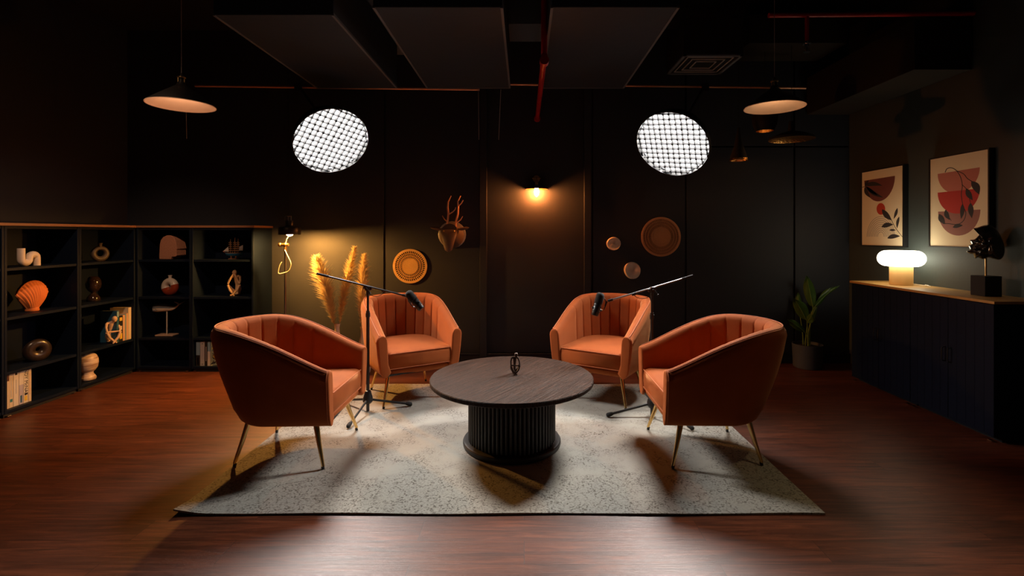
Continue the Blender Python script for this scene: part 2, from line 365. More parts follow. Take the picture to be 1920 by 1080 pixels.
# ------------------------------------------------------------------ rug
rcx, rcy = -.115, 3.275
rug = MB(); nx, ny = 60, 40
for k, zz in ((0, .009), (1, 0.001)):
    for j in range(ny+1):
        for i in range(nx+1):
            x = -1.505 + 3.01*i/nx; y = -.985 + 1.97*j/ny
            z = zz + (.0012*math.sin(x*9+y*5) if k == 0 else 0)
            lift = max(0, .12 - math.hypot(x+1.505, y+.985)) * .16
            e = .004*math.sin(x*6.0) if j in (0, ny) else 0
            rug.v.append(Vector((x, y+e, z + lift)))
o = 0; n1 = (nx+1)*(ny+1)
for j in range(ny):
    for i in range(nx):
        a = j*(nx+1)+i; rug.f.append((a, a+1, a+nx+2, a+nx+1)); rug.f.append((n1+a, n1+a+nx+1, n1+a+nx+2, n1+a+1))
edge = [i for i in range(nx+1)] + [j*(nx+1)+nx for j in range(1, ny+1)] + [ny*(nx+1)+i for i in range(nx-1, -1, -1)] + [j*(nx+1) for j in range(ny-1, 0, -1)]
for i in range(len(edge)):
    a, c = edge[i], edge[(i+1) % len(edge)]; rug.f.append((a, n1+a, n1+c, c))
tag(rug.build('area_rug', rug_m, loc=(rcx, rcy, 0), smooth=50), 'distressed cream and grey patterned rug under the chairs and table', 'rug')

# ------------------------------------------------------------------ tub armchairs
def tub_chair():
    t = thing('tub_armchair', 'orange velvet tub armchair', 'armchair')
    ZB = .235
    path = []                     # (x, y) outline from the right arm front round the back to the left arm front
    XF, A, B, x0 = .37, .385, .345, -.005
    nA, nC = 44, 150
    for i in range(nA): s = i/nA; path.append((XF + (x0-XF)*s, -(.333 + (B-.333)*math.sin(s*PI/2))))
    for i in range(nC+1):
        ph = -PI/2 + PI*i/nC
        cx_, sy_ = math.cos(ph), math.sin(ph)
        path.append((x0 - A*abs(cx_)**.92, B*math.copysign(abs(sy_)**.95, sy_)))
    for i in range(nA-1, -1, -1): s = i/nA; path.append((XF + (x0-XF)*s, (.333 + (B-.333)*math.sin(s*PI/2))))
    n = len(path); cum = [0]
    for i in range(1, n): cum.append(cum[-1] + math.hypot(path[i][0]-path[i-1][0], path[i][1]-path[i-1][1]))
    Lt = cum[-1]; pitch = Lt / 15.
    seams = [pitch*(k+.5) for k in range(2, 13)]
    rings = []; pipe = []
    for i, (x, y) in enumerate(path):
        a = path[max(i-1, 0)]; c = path[min(i+1, n-1)]
        tx, ty = c[0]-a[0], c[1]-a[1]; l = math.hypot(tx, ty); tx /= l; ty /= l
        nx_, ny_ = -ty, tx                      # outward
        u = min(1, max(0, (XF - x)/.64)); back = min(1, max(0, (-.0 - x)/.38))
        zt = .545 + .215*math.sin(u*PI/2)**1.15
        T = .078 + .022*u
        taper = .035 + .135*back**1.2
        g = 0
        for sm in seams:
            d = abs(cum[i]-sm)
            if d < pitch: g = max(g, math.exp(-(d/.0055)**2))
        puff = 0
        ds = min(abs(cum[i]-sm) for sm in seams) if seams else 0
        puff = .0035*(1-math.exp(-(ds/.03)**2)) if ds < pitch else .0035
        groove = -.010*g + puff
        hgt = zt - ZB
        sec = []
        def O(off, z): sec.append((off, z))
        O(-taper-.045, ZB); O(-taper-.022, ZB+.004); O(-taper-.008, ZB+.016)
        for q in (.14, .26, .38, .5, .62, .74, .84):
            O(-taper*(1-q)**1.7 * 1.0, ZB + hgt*q)
        O(.0, zt-.05); O(-.004, zt-.028); O(-.013, zt-.012); O(-.024, zt-.004)
        O(-.034, zt+.001); O(-T*.5, zt+.004-.0015*g); O(-T*.68, zt-.003*g); O(-T*.85, zt-.012+groove*.3)
        O(-T*.97 -groove*.6, zt-.032); O(-T-groove, zt-.062)
        for q in (.75, .6, .45, .3, .15, 0):
            zz = .33 + (zt-.062-.33)*q
            qo = (zz-ZB)/hgt; O(min(-T-groove-.02*(1-q)*(.4+back), -taper*(1-qo)**1.7-.035), zz)
        O(-taper-.075, .27)
        rings.append([Vector((x+nx_*o_, y+ny_*o_, z)) for o_, z in sec])
        pipe.append(Vector((x-nx_*.022, y-ny_*.022, zt-.001)))
    m = MB()
    # rounded arm fronts
    def cap(r, fwd):
        c = sum(r, Vector())/len(r); out = []
        for k, (d, s) in enumerate(((.017, .62), (.0165, .80), (.012, .93), (.005, .985))):
            rr = []
            for p in r:
                q = Vector((p.x, c.y + (p.y-c.y)*s, p.z))
                dz = (1-s)*.11
                q.z = min(max(p.z, ZB+dz*.2), r_top(r)-dz*.55) if s < .99 else p.z
                rr.append(q + Vector((d*fwd, 0, 0)))
            out.append(rr)
        return out
    def r_top(r): return max(p.z for p in r)
    front0 = cap(rings[0], 1); front1 = cap(rings[-1], 1)
    m.rings(front0 + rings + list(reversed(front1)))
    m.build('shell', velvet_m, t, smooth=60)
    # piping: along the rim and down both arm fronts
    pp = [Vector((p.x, p.y, p.z+.0015)) for p in pipe]
    s0 = rings[0]; s1 = rings[-1]
    MB().tube(pp, .0035, 6).build('piping', pipe_m, t)
    for s in (s0, s1):
        MB().tube([Vector((p.x+.004, p.y, p.z)) for p in s[2:15]], .003, 6).build('piping', pipe_m, t)
    # seat base and cushion follow the inner curve of the shell
    def plan(xf, hw, ab, inset, zz, nn=26):
        pts = []
        xf -= inset; hw -= inset; ab -= inset
        r = .025
        pts.append(Vector((xf-r*.0, -hw+r, zz))); 
        for i in range(nn+1):
            ph = -PI/2 + PI*i/nn
            if i == 0: pts.append(Vector((xf-r, -hw, zz)))
            pts.append(Vector((-.03 - ab*abs(math.cos(ph))**.85, hw*math.copysign(abs(math.sin(ph))**.8, math.sin(ph)), zz)))
        pts.append(Vector((xf-r, hw, zz))); pts.append(Vector((xf, hw-r, zz)))
        return pts
    b = MB().rings([plan(.362, .272, .165, i, z) for z, i in ((ZB+.0, .03), (ZB+.004, .012), (ZB+.02, .002), (.272, .0), (.284, .006), (.288, .02))])
    b.build('seat_base', velvet_m, t, smooth=60)
    lay = [(.287, .018), (.289, .006), (.296, .0), (.33, -.002), (.37, -.002), (.398, .001), (.408, .007), (.413, .02), (.419, .06), (.424, .12), (.427, .19)]
    rr = [plan(.372, .258, .225, i, z) for z, i in lay]
    MB().rings(rr).build('seat_cushion', velvet_m, t, smooth=60)
    for z, i in ((.405, .001), (.293, .0)):
        pts = plan(.374, .259, .27, i, z); MB().tube(pts[-2:] + pts[:1] + pts[1:3], .003, 6).build('piping', pipe_m, t) if False else MB().tube([pts[-1], pts[0]], .0035, 6).build('piping', pipe_m, t)
    # underside
    und = [Vector((r[1].x, r[1].y, ZB+.006)) for r in rings[::6]]
    MB().poly_prism(und, (0, 0, .012)).build('underside', blackmatte_m, t)
    for (x, y, fx, fy) in ((.27, .215, .335, .272), (.27, -.215, .335, -.272), (-.115, .185, -.172, .235), (-.115, -.185, -.172, -.235)):
        l = MB().tube([(x, y, ZB+.012), (x+(fx-x)*.5, y+(fy-y)*.5, .125), (fx, fy, .016)], [.0165, .0125, .0085], 14).build('leg', gold_m, t)
        MB().cyl((fx, fy, .001), (fx-(fx-x)*.06, fy-(fy-y)*.06, .017), .0088, .0092, 12).build('foot_cap', black_m, l)
    return t
RUGZ = .010
ch = tub_chair()
ch.location = (-1.435, 2.985, RUGZ); ch.rotation_euler = (0, 0, 0)
tag(ch, 'orange velvet tub armchair at left front, turned right with its outer side to the viewer', 'armchair', 'four orange velvet tub armchairs around the round table')
dup(ch, (1.150, 2.995, RUGZ), PI, 'orange velvet tub armchair at right front, nearest the row of navy cabinets')
dup(ch, (-.975, 4.075, RUGZ), math.radians(-59), 'orange velvet tub armchair in the back row beside the pampas grass')
dup(ch, (.680, 4.045, RUGZ), math.radians(180+59), 'orange velvet tub armchair in the back row below the two pale wall discs')

# ------------------------------------------------------------------ coffee table
t = thing('coffee_table', 'round black oak pedestal coffee table standing in the middle of the rug', 'table', (-.076, 3.06, RUGZ))
MB().lathe([(.47, .380), (.492, .382), (.499, .388), (.500, .406), (.4965, .411), (.48, .4115)], 96).build('tabletop', table_m, t, smooth=30)
prof = []
ns = 64; rings = []
for z in (.036, .379):
    r_ = []
    for k in range(ns):
        a = 2*PI*k/ns; w = 2*PI/ns
        for q, rr in ((-.36, .2575), (-.24, .266), (.0, .268), (.24, .266), (.36, .2575), (.5, .2525)):
            r_.append(Vector((rr*math.cos(a+q*w), rr*math.sin(a+q*w), z)))
    rings.append(r_)
flute_m = mat('black_slatted_wood', (.02, .018, .017), .5)
MB().rings(rings).build('fluted_drum', flute_m, t, smooth=25)
MB().lathe([(.29, .0), (.298, .004), (.3, .012), (.3, .026), (.296, .032), (.286, .036), (.2, .0365)], 80).build('base_plate', flute_m, t, smooth=30)

# ------------------------------------------------------------------ seated thinker figurines
def thinker(loc, h, m, label, rz=0, base=False, pose=0, group=None):
    "abstract seated figure: long limbs, elbows on knees; unit height scaled to h, facing -Y"
    t = thing('thinker_figurine', label, 'figurine', loc, rz, group)
    b = MB(); S = h
    def tb(pts, rad): b.tube([Vector(p)*S for p in pts], [r*S for r in rad], 10)
    def bl(c, r): b.ball(Vector(c)*S, tuple(x*S for x in r), 14)
    zh = .905; hx = .0 if pose == 0 else .05
    bl((hx, -.05, zh), (.085, .095, .105)); bl((hx, -.09, zh-.06), (.05, .05, .06))
    # neck and torso
    tb([(hx, -.02, .83), (hx*.5, .05, .76), (0, .10, .70)], [.045, .05, .07])
    tb([(0, .06, .76), (0, .12, .6), (0, .17, .42), (0, .17, .2), (0, .14, .09)], [.085, .085, .065, .075, .09])
    tb([(-.15, .08, .74), (0, .07, .77), (.15, .08, .74)], [.045, .06, .045])
    # arms
    if pose == 0:        # both hands to the face, elbows on knees
        tb([(-.15, .07, .74), (-.2, -.03, .6), (-.21, -.12, .47)], [.045, .04, .035]); tb([(-.21, -.12, .47), (-.12, -.14, .66), (-.03, -.12, .83)], [.035, .035, .03])
        tb([(.15, .07, .74), (.2, -.03, .6), (.21, -.12, .47)], [.045, .04, .035]); tb([(.21, -.12, .47), (.12, -.14, .66), (.03, -.12, .83)], [.035, .035, .03])
    else:                # forearms laid across the knees
        tb([(-.15, .07, .74), (-.2, -.02, .6), (-.2, -.1, .44)], [.045, .038, .034]); tb([(-.2, -.1, .44), (0, -.15, .44), (.17, -.13, .43)], [.034, .03, .028])
        tb([(.15, .07, .74), (.2, -.04, .6), (.2, -.12, .46)], [.045, .038, .034]); tb([(.2, -.12, .46), (.12, -.16, .42)], [.034, .028])
    # thighs and shins, crossing at the ankles
    tb([(-.06, .14, .1), (-.16, .02, .26), (-.21, -.12, .42)], [.07, .06, .045]); tb([(-.21, -.12, .42), (-.13, -.13, .22), (.02, -.15, .05)], [.045, .045, .035])
    tb([(.06, .14, .1), (.16, .02, .26), (.21, -.12, .42)], [.07, .06, .045]); tb([(.21, -.12, .42), (.13, -.16, .22), (-.03, -.19, .05)], [.045, .045, .035])
    tb([(.01, -.14, .045), (.05, -.22, .035)], [.035, .028]); tb([(-.03, -.18, .045), (-.07, -.25, .035)], [.035, .028])
    bl((0, .13, .07), (.13, .1, .07))
    b.build('figure', m, t, smooth=60)
    return t
thinker((-.058, 3.10, RUGZ+.4115), .135, bronze_m, 'small dark seated thinker figurine on the coffee table', rz=.15, pose=1)

# ------------------------------------------------------------------ microphones and stands
def mic_stand(base, top_z, boomA, boomB, legs, label):
    t = thing('microphone_stand', label, 'microphone stand', base)
    b = Vector(base)
    MB().cyl((0, 0, .004), (0, 0, top_z*.78), .0115, n=14).build('lower_tube', black_m, t)
    MB().cyl((0, 0, top_z*.78), (0, 0, top_z-.02), .0085, n=14).build('upper_tube', black_m, t)
    MB().cyl((0, 0, top_z*.765), (0, 0, top_z*.80), .016, n=16).cyl((0, 0, top_z*.79), (0, 0, top_z*.815), .013, n=16).build('height_clutch', black_m, t)
    hub = MB().lathe([(.012, .155), (.02, .15), (.034, .10), (.036, .075), (.024, .06), (.012, .058)], 18)
    hub.build('hub', black_m, t, smooth=35)
    for a, r in legs:
        d = Vector((math.cos(a), math.sin(a), 0))
        l = MB().cyl(d*.02 + Vector((0, 0, .085)), d*(r-.03) + Vector((0, 0, .022)), .0085, n=12).build('leg', black_m, t)
        MB().tube([d*(r-.045) + Vector((0, 0, .026)), d*(r-.035)+Vector((0, 0, .024)), d*(r-.008) + Vector((0, 0, .016)), d*r + Vector((0, 0, .015))], [.010, .0135, .015, .010], 14).build('rubber_foot', blackmatte_m, l)
    A = Vector(boomA) - b; B = Vector(boomB) - b; piv = Vector((0, 0, top_z))
    # swivel clamp
    d = (A - B).normalized()
    MB().cyl((0, .018, top_z), (0, -.026, top_z), .017, n=16).cyl((0, 0, top_z-.045), (0, 0, top_z-.005), .012, n=14).tube([piv - d*.03, piv + d*.03], .0125, 12).build('swivel_clamp', black_m, t)
    MB().cyl((0, -.025, top_z), (0, -.045, top_z-.0), .006, n=10).tube([(0, -.042, top_z+.005), (.03, -.045, top_z-.03)], [.004, .004], 8).ball((.031, -.045, top_z-.033), .007, 8).build('wing_knob', black_m, t)
    bm_ = MB().cyl(A, B, .0062, n=12); bm_.build('boom_tube', steel_m if A.x > 0 else black_m, t)
    MB().cyl(A, A + (B-A)*.13, .0088, n=12).build('counterweight_grip', blackmatte_m, t)
    pm = piv + (B - piv)*.42
    MB().cyl(pm - d*.014, pm + d*.014, .0105, n=12).build('boom_clutch', black_m, t); MB().cyl(B + d*.03, B - d*.005, .010, n=12).build('thread_mount', black_m, t)
    # slack microphone cable clip
    MB().tube(bez(piv + d*.0 + Vector((0, -.02, -.01)), piv - d*.03 + Vector((0, -.03, -.08)), pm + Vector((0, -.02, -.03)), pm, 10), .002, 6).build('cable_tie', blackmatte_m, t)
    return t
def microphone(tip, c, axis, label):
    "tip = end of the boom; c = centre of the body; axis points from foam to tail"
    t = thing('studio_microphone', label, 'microphone', c)
    q = Vector((0, 0, 1)).rotation_difference(Vector(axis).normalized()).to_matrix()
    def R(p): return q @ Vector(p)
    MB().lathe([(.001, -.082), (.017, -.080), (.026, -.072), (.0295, -.058), (.0295, -.02), (.0285, -.004), (.026, -.002)], 24, M=q).build('foam_windscreen', foam_m, t)
    MB().lathe([(.024, -.004), (.0265, .0), (.0265, .06), (.025, .078), (.021, .084), (.001, .085)], 24, M=q).build('body', black_m, t, smooth=35)
    MB().lathe([(.0272, .012), (.0278, .013), (.0278, .018), (.0272, .019)], 24, M=q).lathe([(.0272, .05), (.0278, .051), (.0278, .055), (.0272, .056)], 24, M=q).build('trim_ring', blackmatte_m, t)
    tp = Vector(tip) - Vector(c); side = (tp - q @ Vector((0, 0, 1)) * tp.dot(q @ Vector((0, 0, 1)))).normalized()
    ax = q @ Vector((0, 0, 1)); w = side.cross(ax)
    y = MB()
    pts = [w*.030 + ax*.0, w*.036 + side*.02, w*.028 + side*.045, side*.055, -w*.028 + side*.045, -w*.036 + side*.02, -w*.030 + ax*.0]
    # yoke seen from the room: loop from foam end to tail end
    pts = [side*.024 - ax*.052, side*.040 - ax*.05, side*.054 - ax*.03, side*.058, side*.054 + ax*.024, side*.040 + ax*.036, side*.024 + ax*.036]
    y.tube(pts, .0035, 8); y.tube([side*.056, tp], [.005, .005], 8)
    y.build('yoke', black_m, t)
    MB().cyl(side*.022 + ax*.036, side*.036 + ax*.036, .009, n=12).cyl(-side*.022 + ax*.036, -side*.034 + ax*.036, .007, n=12).build('yoke_knob', black_m, t)
    return t
LB = (-1.135, 3.60, RUGZ)
mic_stand(LB, .895, at(594, 513, 3.60), at(762, 555, 3.58), ((math.radians(-95), .33), (math.radians(20), .315), (math.radians(143), .33)),
          'black boom microphone stand reaching across the back armchair beside the pampas grass')
axL = Vector((.55, -.12, -.62))
microphone(at(765, 557, 3.58), at(777, 563, 3.555), axL, 'black studio microphone with foam cover in front of the left back armchair')
RB = (.905, 3.515, RUGZ)
mic_stand(RB, .895, at(1299, 517, 3.55), at(1141, 564, 3.49), ((math.radians(186), .33), (math.radians(-54), .34), (math.radians(66), .33)),
          'black boom microphone stand behind the right front armchair')
axR = Vector((-.20, -.12, -.62))
microphone(at(1138, 565, 3.49), at(1121, 570, 3.47), axR, 'black studio microphone with foam cover in front of the right back armchair')

# ------------------------------------------------------------------ softbox lights
def softbox(c, target, power, label, mount):
    c = Vector(c); ax = (Vector(target) - c).normalized()
    t = thing('softbox_light', label, 'studio light', c)
    q = Vector((0, 0, 1)).rotation_difference(ax).to_matrix()
    # roll so that the strips of the grid run as in the photograph
    R0 = .305
    MB().lathe([(.07, -.24), (.10, -.235), (.2, -.17), (.27, -.09), (.302, -.02), (.308, .0), (.308, .035), (.302, .036), (.300, .0), (.26, -.085)], 40, M=q, open1=True).build('dome', blackmatte_m, t)
    MB().lathe([(.001, -.012), (.30, -.012)], 40, M=q).build('diffuser', MATS['diffuser_cloth'], t)
    g = MB(); step = .046; n = 6
    th = .0024
    rot = Matrix.Rotation(math.radians(mount[0]), 3, 'Z')
    kn = MB(); M2 = q @ rot; wob = random.Random(int(c.x*100))
    wv = [[wob.uniform(-.0035, .0035) for _ in range(40)] for _ in range(40)]
    def strip(u, along_x, kk):
        hw = math.sqrt(max(0, R0*R0 - u*u))
        if hw < .05: return
        m_ = max(2, int(hw*2/step)); rr_ = []
        for i in range(m_+1):
            v = -hw + 2*hw*i/m_; o_ = wv[kk+12][i]
            for_ = [(-th, -.006), (th, -.006), (th, .024), (-th, .024)]
            rr_.append([M2 @ (Vector((v, u+o_+p[0], p[1])) if along_x else Vector((u+o_+p[0], v, p[1]))) for p in for_])
        g.rings(rr_)
    for k in range(-n, n+1):
        strip(k*step, True, k); strip(k*step, False, k)
        for j in range(-n, n+1):
            if math.hypot(k*step, j*step) < R0*.95:
                rz_ = wob.uniform(.0045, .0075); kn.box((k*step-rz_, j*step-rz_, .012), (k*step+rz_, j*step+rz_, .026), M2.to_4x4())
    kn.build('grid_knots', MATS['knot_cloth'], t, smooth=0)['kind'] = 'stuff'
    g.build('egg_crate_grid', MATS['grid_cloth'], t, smooth=0)
    # lamp head, yoke and drop arm
    MB().lathe([(.05, -.44), (.06, -.43), (.06, -.25), (.085, -.24), (.085, -.225)], 24, M=q).build('lamp_head', black_m, t)
    back = q @ Vector((0, 0, -.34)); top = Vector(mount[1]) - c
    MB().tube([back, back*.6 + top*.4 + Vector((0, .05, 0)), top], .012, 10).build('drop_arm', black_m, t)
    MB().box(top - Vector((.03, .02, .05)), top + Vector((.03, .02, .02))).build('rail_clamp', black_m, t)
    li = bpy.data.lights.new('softbox_lamp', 'AREA'); li.shape = 'DISK'; li.size = .58; li.energy = power; li.color = (1, .95, .89); li.spread = math.radians(SPREAD)
    lo = bpy.data.objects.new('softbox_lamp', li); C.objects.link(lo); lo.parent = t
    lo.rotation_euler = Vector((0, 0, -1)).rotation_difference(ax).to_euler(); lo.location = ax*-.008
    return t
SPREAD = 140
mat('diffuser_cloth', (.8, .8, .8), .9, emis=(.96, .97, 1), es=1.0)
mat('knot_cloth', (.004, .004, .004), .9, spec=.02)
mat('grid_cloth', (.020, .020, .021), .9, spec=.02)
softbox(at(620, 262, 4.15), (-.15, 2.45, .25), 108, 'round gridded softbox light hanging at left, glowing white', (28, at(560, 160, 4.46)))
softbox(at(1262, 268, 4.15), (-.15, 2.45, .25), 108, 'round gridded softbox light hanging at right, glowing white', (42, at(1322, 160, 4.46)))

# ------------------------------------------------------------------ pendants
def point(parent, loc, power, col, r=.02, name='lamp_glow'):
    li = bpy.data.lights.new(name, 'POINT'); li.energy = power; li.color = col; li.shadow_soft_size = r
    o = bpy.data.objects.new(name, li); C.objects.link(o); o.parent = parent; o.location = loc; return o
def dish_pendant(c, r, h, label, cord, power, lining=None):
    t = thing('dish_pendant', label, 'pendant lamp', c)
    MB().lathe([(r, .0), (r*.97, .012), (r*.62, h*.42), (r*.3, h*.72), (.03, h*.86), (.022, h), (.001, h)], 56, open0=True).build('shade', black_m, t, smooth=50)
    MB().lathe([(r*.985, .0005), (r*.955, .009), (r*.6, h*.38), (r*.28, h*.68), (.02, h*.80), (.001, h*.80)], 56, open0=True).build('shade_lining', lining or peach_m, t, smooth=50)
    MB().lathe([(r*.985, .0), (r, -.001), (r*1.004, .002), (r, .004)], 56, open0=True, open1=True).build('rim', peach_m, t)
    MB().cyl((0, 0, h), (0, 0, h+.045), .016, n=16).cyl((0, 0, h+.045), (0, 0, h+.06), .008).build('socket', black_m, t)
    s = MB()
    for a in range(3):
        s.cyl((.02*math.cos(a*2.1), .02*math.sin(a*2.1), h-.005), (.02*math.cos(a*2.1), .02*math.sin(a*2.1), h+.03), .0035, n=8)
    s.lathe([(.024, h+.026), (.026, h+.028), (.026, h+.034), (.022, h+.036)], 20); s.build('brass_collar', brass_m, t)
    MB().cyl((0, 0, h+.05), (0, 0, cord), .0024, n=6).build('cord', wire_m, t)
    MB().ball((0, 0, h*.66), .018, 12).build('bulb', bulb_soft_m, t)
    point(t, (0, 0, h*.40), power, (1, .62, .36), .02)
    return t
dish_pendant(at(340, 198, 3.3), .20, .155, 'black dish pendant with peach lining hanging at far left', 3.34-2.15, .9)
dish_pendant(at(1452, 202, 3.5), .20, .155, 'black dish pendant with cream lining hanging by the red sprinkler pipe', 3.34-2.19, 1.7, mat('shade_lining_cream', (.36, .26, .18), .6))
def spun_pendant(c, prof_out, prof_in, label, cord, name, power=0):
    t = thing(name, label, 'pendant lamp', c)
    MB().lathe(prof_out, 48, open0=True).build('shade', blackmatte_m, t, smooth=50)
    MB().lathe(prof_in, 48, open0=True).build('shade_lining', gold_in_m, t, smooth=50)
    MB().cyl((0, 0, prof_out[-1][1]), (0, 0, cord), .002, n=6).build('cord', blackmatte_m, t)
    if power: point(t, (0, 0, prof_in[-1][1]*.5), power, (1, .55, .22), .015)
    return t
spun_pendant(at(1484, 262, 4.35), [(.185, 0), (.18, .02), (.10, .055), (.03, .075), (.02, .16), (.001, .165)], [(.183, .001), (.17, .016), (.09, .045), (.02, .065), (.001, .066)],
             'wide flat black pendant with hammered brass inside, lowest behind the cream-lined one', 1.2, 'wide_pendant', .35)
spun_pendant(at(1434, 246, 4.5), [(.075, 0), (.10, .06), (.11, .13), (.07, .19), (.02, .22), (.001, .225)], [(.073, .001), (.096, .06), (.10, .12), (.05, .17), (.001, .172)],
             'dark bowl pendant hanging directly behind the cream-lined dish pendant', 1.1, 'bowl_pendant', .04)
spun_pendant(at(1385, 301, 4.5), [(.078, 0), (.066, .05), (.035, .15), (.018, .24), (.012, .30), (.001, .305)], [(.076, .001), (.063, .04), (.034, .13), (.012, .2), (.001, .202)],
             'narrow tall black cone pendant with a copper rim, right of the right softbox', 1.3, 'cone_pendant', .25)
# copper rim of the cone
c_ = [o for o in C.objects if o.name.startswith('cone_pendant')][0]
MB().lathe([(.0785, -.001), (.0795, .0), (.0765, .018), (.0755, .018)], 48, open0=True, open1=True).build('rim_band', gold_in_m, c_)

# ------------------------------------------------------------------ wall sconce
sc = thing('wall_sconce', 'small brass wall sconce with a glowing filament bulb on the back wall', 'wall lamp', (.122, YB, 1.735))
MB().cyl((0, .0, .115), (0, -.02, .115), .035, n=24).build('wall_plate', brass_m, sc)
MB().tube([(0, -.02, .115), (0, -.07, .118), (0, -.085, .105), (0, -.085, .08)], .006, 10).build('arm', brass_m, sc)
MB().tube([(-.035, -.025, .12), (.035, -.025, .12)], .004, 8).ball((-.037, -.025, .12), .007, 8).ball((.037, -.025, .12), .007, 8).build('switch_key', brass_m, sc)
MB().lathe([(.012, .09), (.016, .085), (.016, .05), (.020, .046), (.020, .038), (.014, .036)], 20, c=(0, -.085, 0)).build('socket', brass_m, sc)
MB().lathe([(.02, .046), (.05, .028), (.098, .012), (.110, .006), (.110, .003), (.096, .009), (.05, .022), (.02, .04)], 40, c=(0, -.085, 0), open0=True, open1=True).build('shade', mat('aged_copper', (.38, .16, .07), .4, .8), sc, smooth=50)
MB().lathe([(.012, .032), (.017, .015), (.024, -.01), (.025, -.028), (.018, -.052), (.006, -.066), (.001, -.069)], 20, c=(0, -.085, 0)).build('bulb', bulb_sconce_m, sc, smooth=60)

# ------------------------------------------------------------------ floor lamp
fl = thing('floor_lamp', 'black and brass floor lamp lit in the corner beside the bookcase', 'floor lamp', (at(535, 0, 4.58).x, 4.58, 0))
MB().lathe([(.12, 0), (.125, .004), (.125, .018), (.12, .022), (.02, .024), (.012, .03)], 40).build('base', black_m, fl)
zt = at(535, 468, 4.58).z
MB().cyl((0, 0, .02), (0, 0, zt), .0095, n=14).build('pole', steel_m, fl)
MB().cyl((0, 0, zt-.02), (0, 0, zt+.035), .014, n=14).cyl((-.04, 0, zt+.045), (.03, 0, zt+.045), .014, n=14).ball((-.05, 0, zt+.045), .02, 12).ball((0, 0, zt+.045), .02, 12).build('joint', brass_m, fl)
MB().tube([(.0, .0, zt+.045), (.005, .02, zt+.10), (.045, .02, zt+.16)], .006, 10).build('arm', steel_m, fl)
hx = (546-535)*4.58/F; hz = at(546, 440, 4.55).z
hd = MB().lathe([(.092, .0), (.095, .006), (.095, .058), (.088, .068), (.045, .074), (.034, .08), (.034, .115), (.028, .13), (.001, .132)], 36, c=(hx, -.03, hz), open0=True)
hd.build('shade', black_m, fl, smooth=35)
MB().lathe([(.090, .001), (.090, .055), (.03, .065), (.001, .066)], 36, c=(hx, -.03, hz), open0=True).build('reflector', mat('white_reflector', (.8, .7, .5), .5), fl, smooth=35)
MB().cyl((hx-.012, -.03, hz+.13), (hx-.012, -.03, hz+.175), .006, n=10).cyl((hx+.012, -.03, hz+.13), (hx+.012, -.03, hz+.175), .006, n=10).tube([(hx-.02, -.03, hz+.17), (hx+.02, -.03, hz+.17)], .006, 8).tube(bez((hx-.01, -.03, hz+.17), (hx-.05, -.03, hz+.19), (hx-.06, -.03, hz+.12), (hx-.02, -.03, hz+.1), 10), .003, 6).build('head_bracket', chrome_m, fl)
MB().ball((hx, -.03, hz+.006), (.028, .028, .020), 16).build('bulb', bulb_floor_m, fl)
cb = [(.0, -.012, zt+.0), (.03, -.015, zt-.06), (.062, -.02, zt-.13), (.045, -.02, zt-.19), (-.01, -.018, zt-.215), (-.055, -.016, zt-.215), (-.045, -.016, zt-.15), (-.025, -.012, zt-.11)]
pts = []
for i in range(len(cb)-1):
    p0 = Vector(cb[max(i-1, 0)]); p1 = Vector(cb[i]); p2 = Vector(cb[i+1]); p3 = Vector(cb[min(i+2, len(cb)-1)])
    for k in range(6):
        u = k/6; pts.append(.5*((2*p1) + (p2-p0)*u + (2*p0-5*p1+4*p2-p3)*u*u + (3*p1-p0-3*p2+p3)*u**3))
MB().tube(pts, .0038, 8).build('cable', plastic_white_m, fl)

# ------------------------------------------------------------------ pampas grass
def bottle_vase(loc, h, label):
    t = tag(MB().lathe([(.05, 0), (.062, .006), (.075, h*.22), (.078, h*.35), (.066, h*.52), (.040, h*.68), (.024, h*.80), (.021, h*.92), (.027, h*.985), (.029, h), (.024, h), (.018, h*.9)], 36).build('bottle_vase', cream_m, loc=loc, smooth=60), label, 'vase', 'cream bottle vases on the floor')
    return t
def plume(base, pts, r, label, seed, droop=1.):
    rnd = random.Random(seed); base = Vector(base)
    t = thing('pampas_plume', label, 'dried grass', base, 0, 'pampas plumes')
    P = [Vector(p) - base for p in pts]
    path = bez(*P, 30)
    MB().tube(path[:27], [.005 - .003*i/27 for i in range(27)], 6).build('stem', pamp_stem_m, t)
    b = MB()
    L = sum((path[i+1]-path[i]).length for i in range(30))
    for k in range(2300):
        u = .33 + .67*rnd.random()**.9
        i = min(29, int(u*30)); f = u*30 - i; p = path[i]*(1-f) + path[i+1]*f; tg = (path[i+1]-path[i]).normalized()
        a = rnd.random()*2*PI; s = tg.orthogonal().normalized(); s = Matrix.Rotation(a, 3, tg) @ s
        uu = (u-.33)/.67
        env = (math.sin(min(1, uu*1.35+.08)*PI*.55)**.8) * (1 - max(0, uu-.7)/.3*.62)
        ln = r*env*rnd.uniform(.55, 1.2)*1.25
        d = (tg*1.25 + s*rnd.uniform(.2, .85)).normalized()
        q0 = p; q1 = p + d*ln*.5; q2 = p + d*ln + Vector((0, 0, -.10*ln*droop)) + s*ln*.25
        w = rnd.uniform(.0013, .0030)
        wv = d.cross(Vector((rnd.random()-.5, rnd.random()-.5, rnd.random()-.5))).normalized()
        b.add([q0-wv*w*.5, q0+wv*w*.5, q1+wv*w, q1-wv*w, q2], [(0, 1, 2, 3), (3, 2, 4)])
    b.build('plume', pamp_m, t, smooth=0)
    return t
va = at(632, 0, 4.62); va = Vector((va.x, 4.62, 0)); vb = Vector((at(681, 0, 4.62).x, 4.62, 0))
vh = at(632, 607, 4.62).z
bottle_vase(va, vh, 'cream bottle vase on the floor holding two pampas plumes')
bottle_vase(vb, at(676, 613, 4.62).z, 'cream bottle vase on the floor half hidden behind the back armchair, one plume in it')
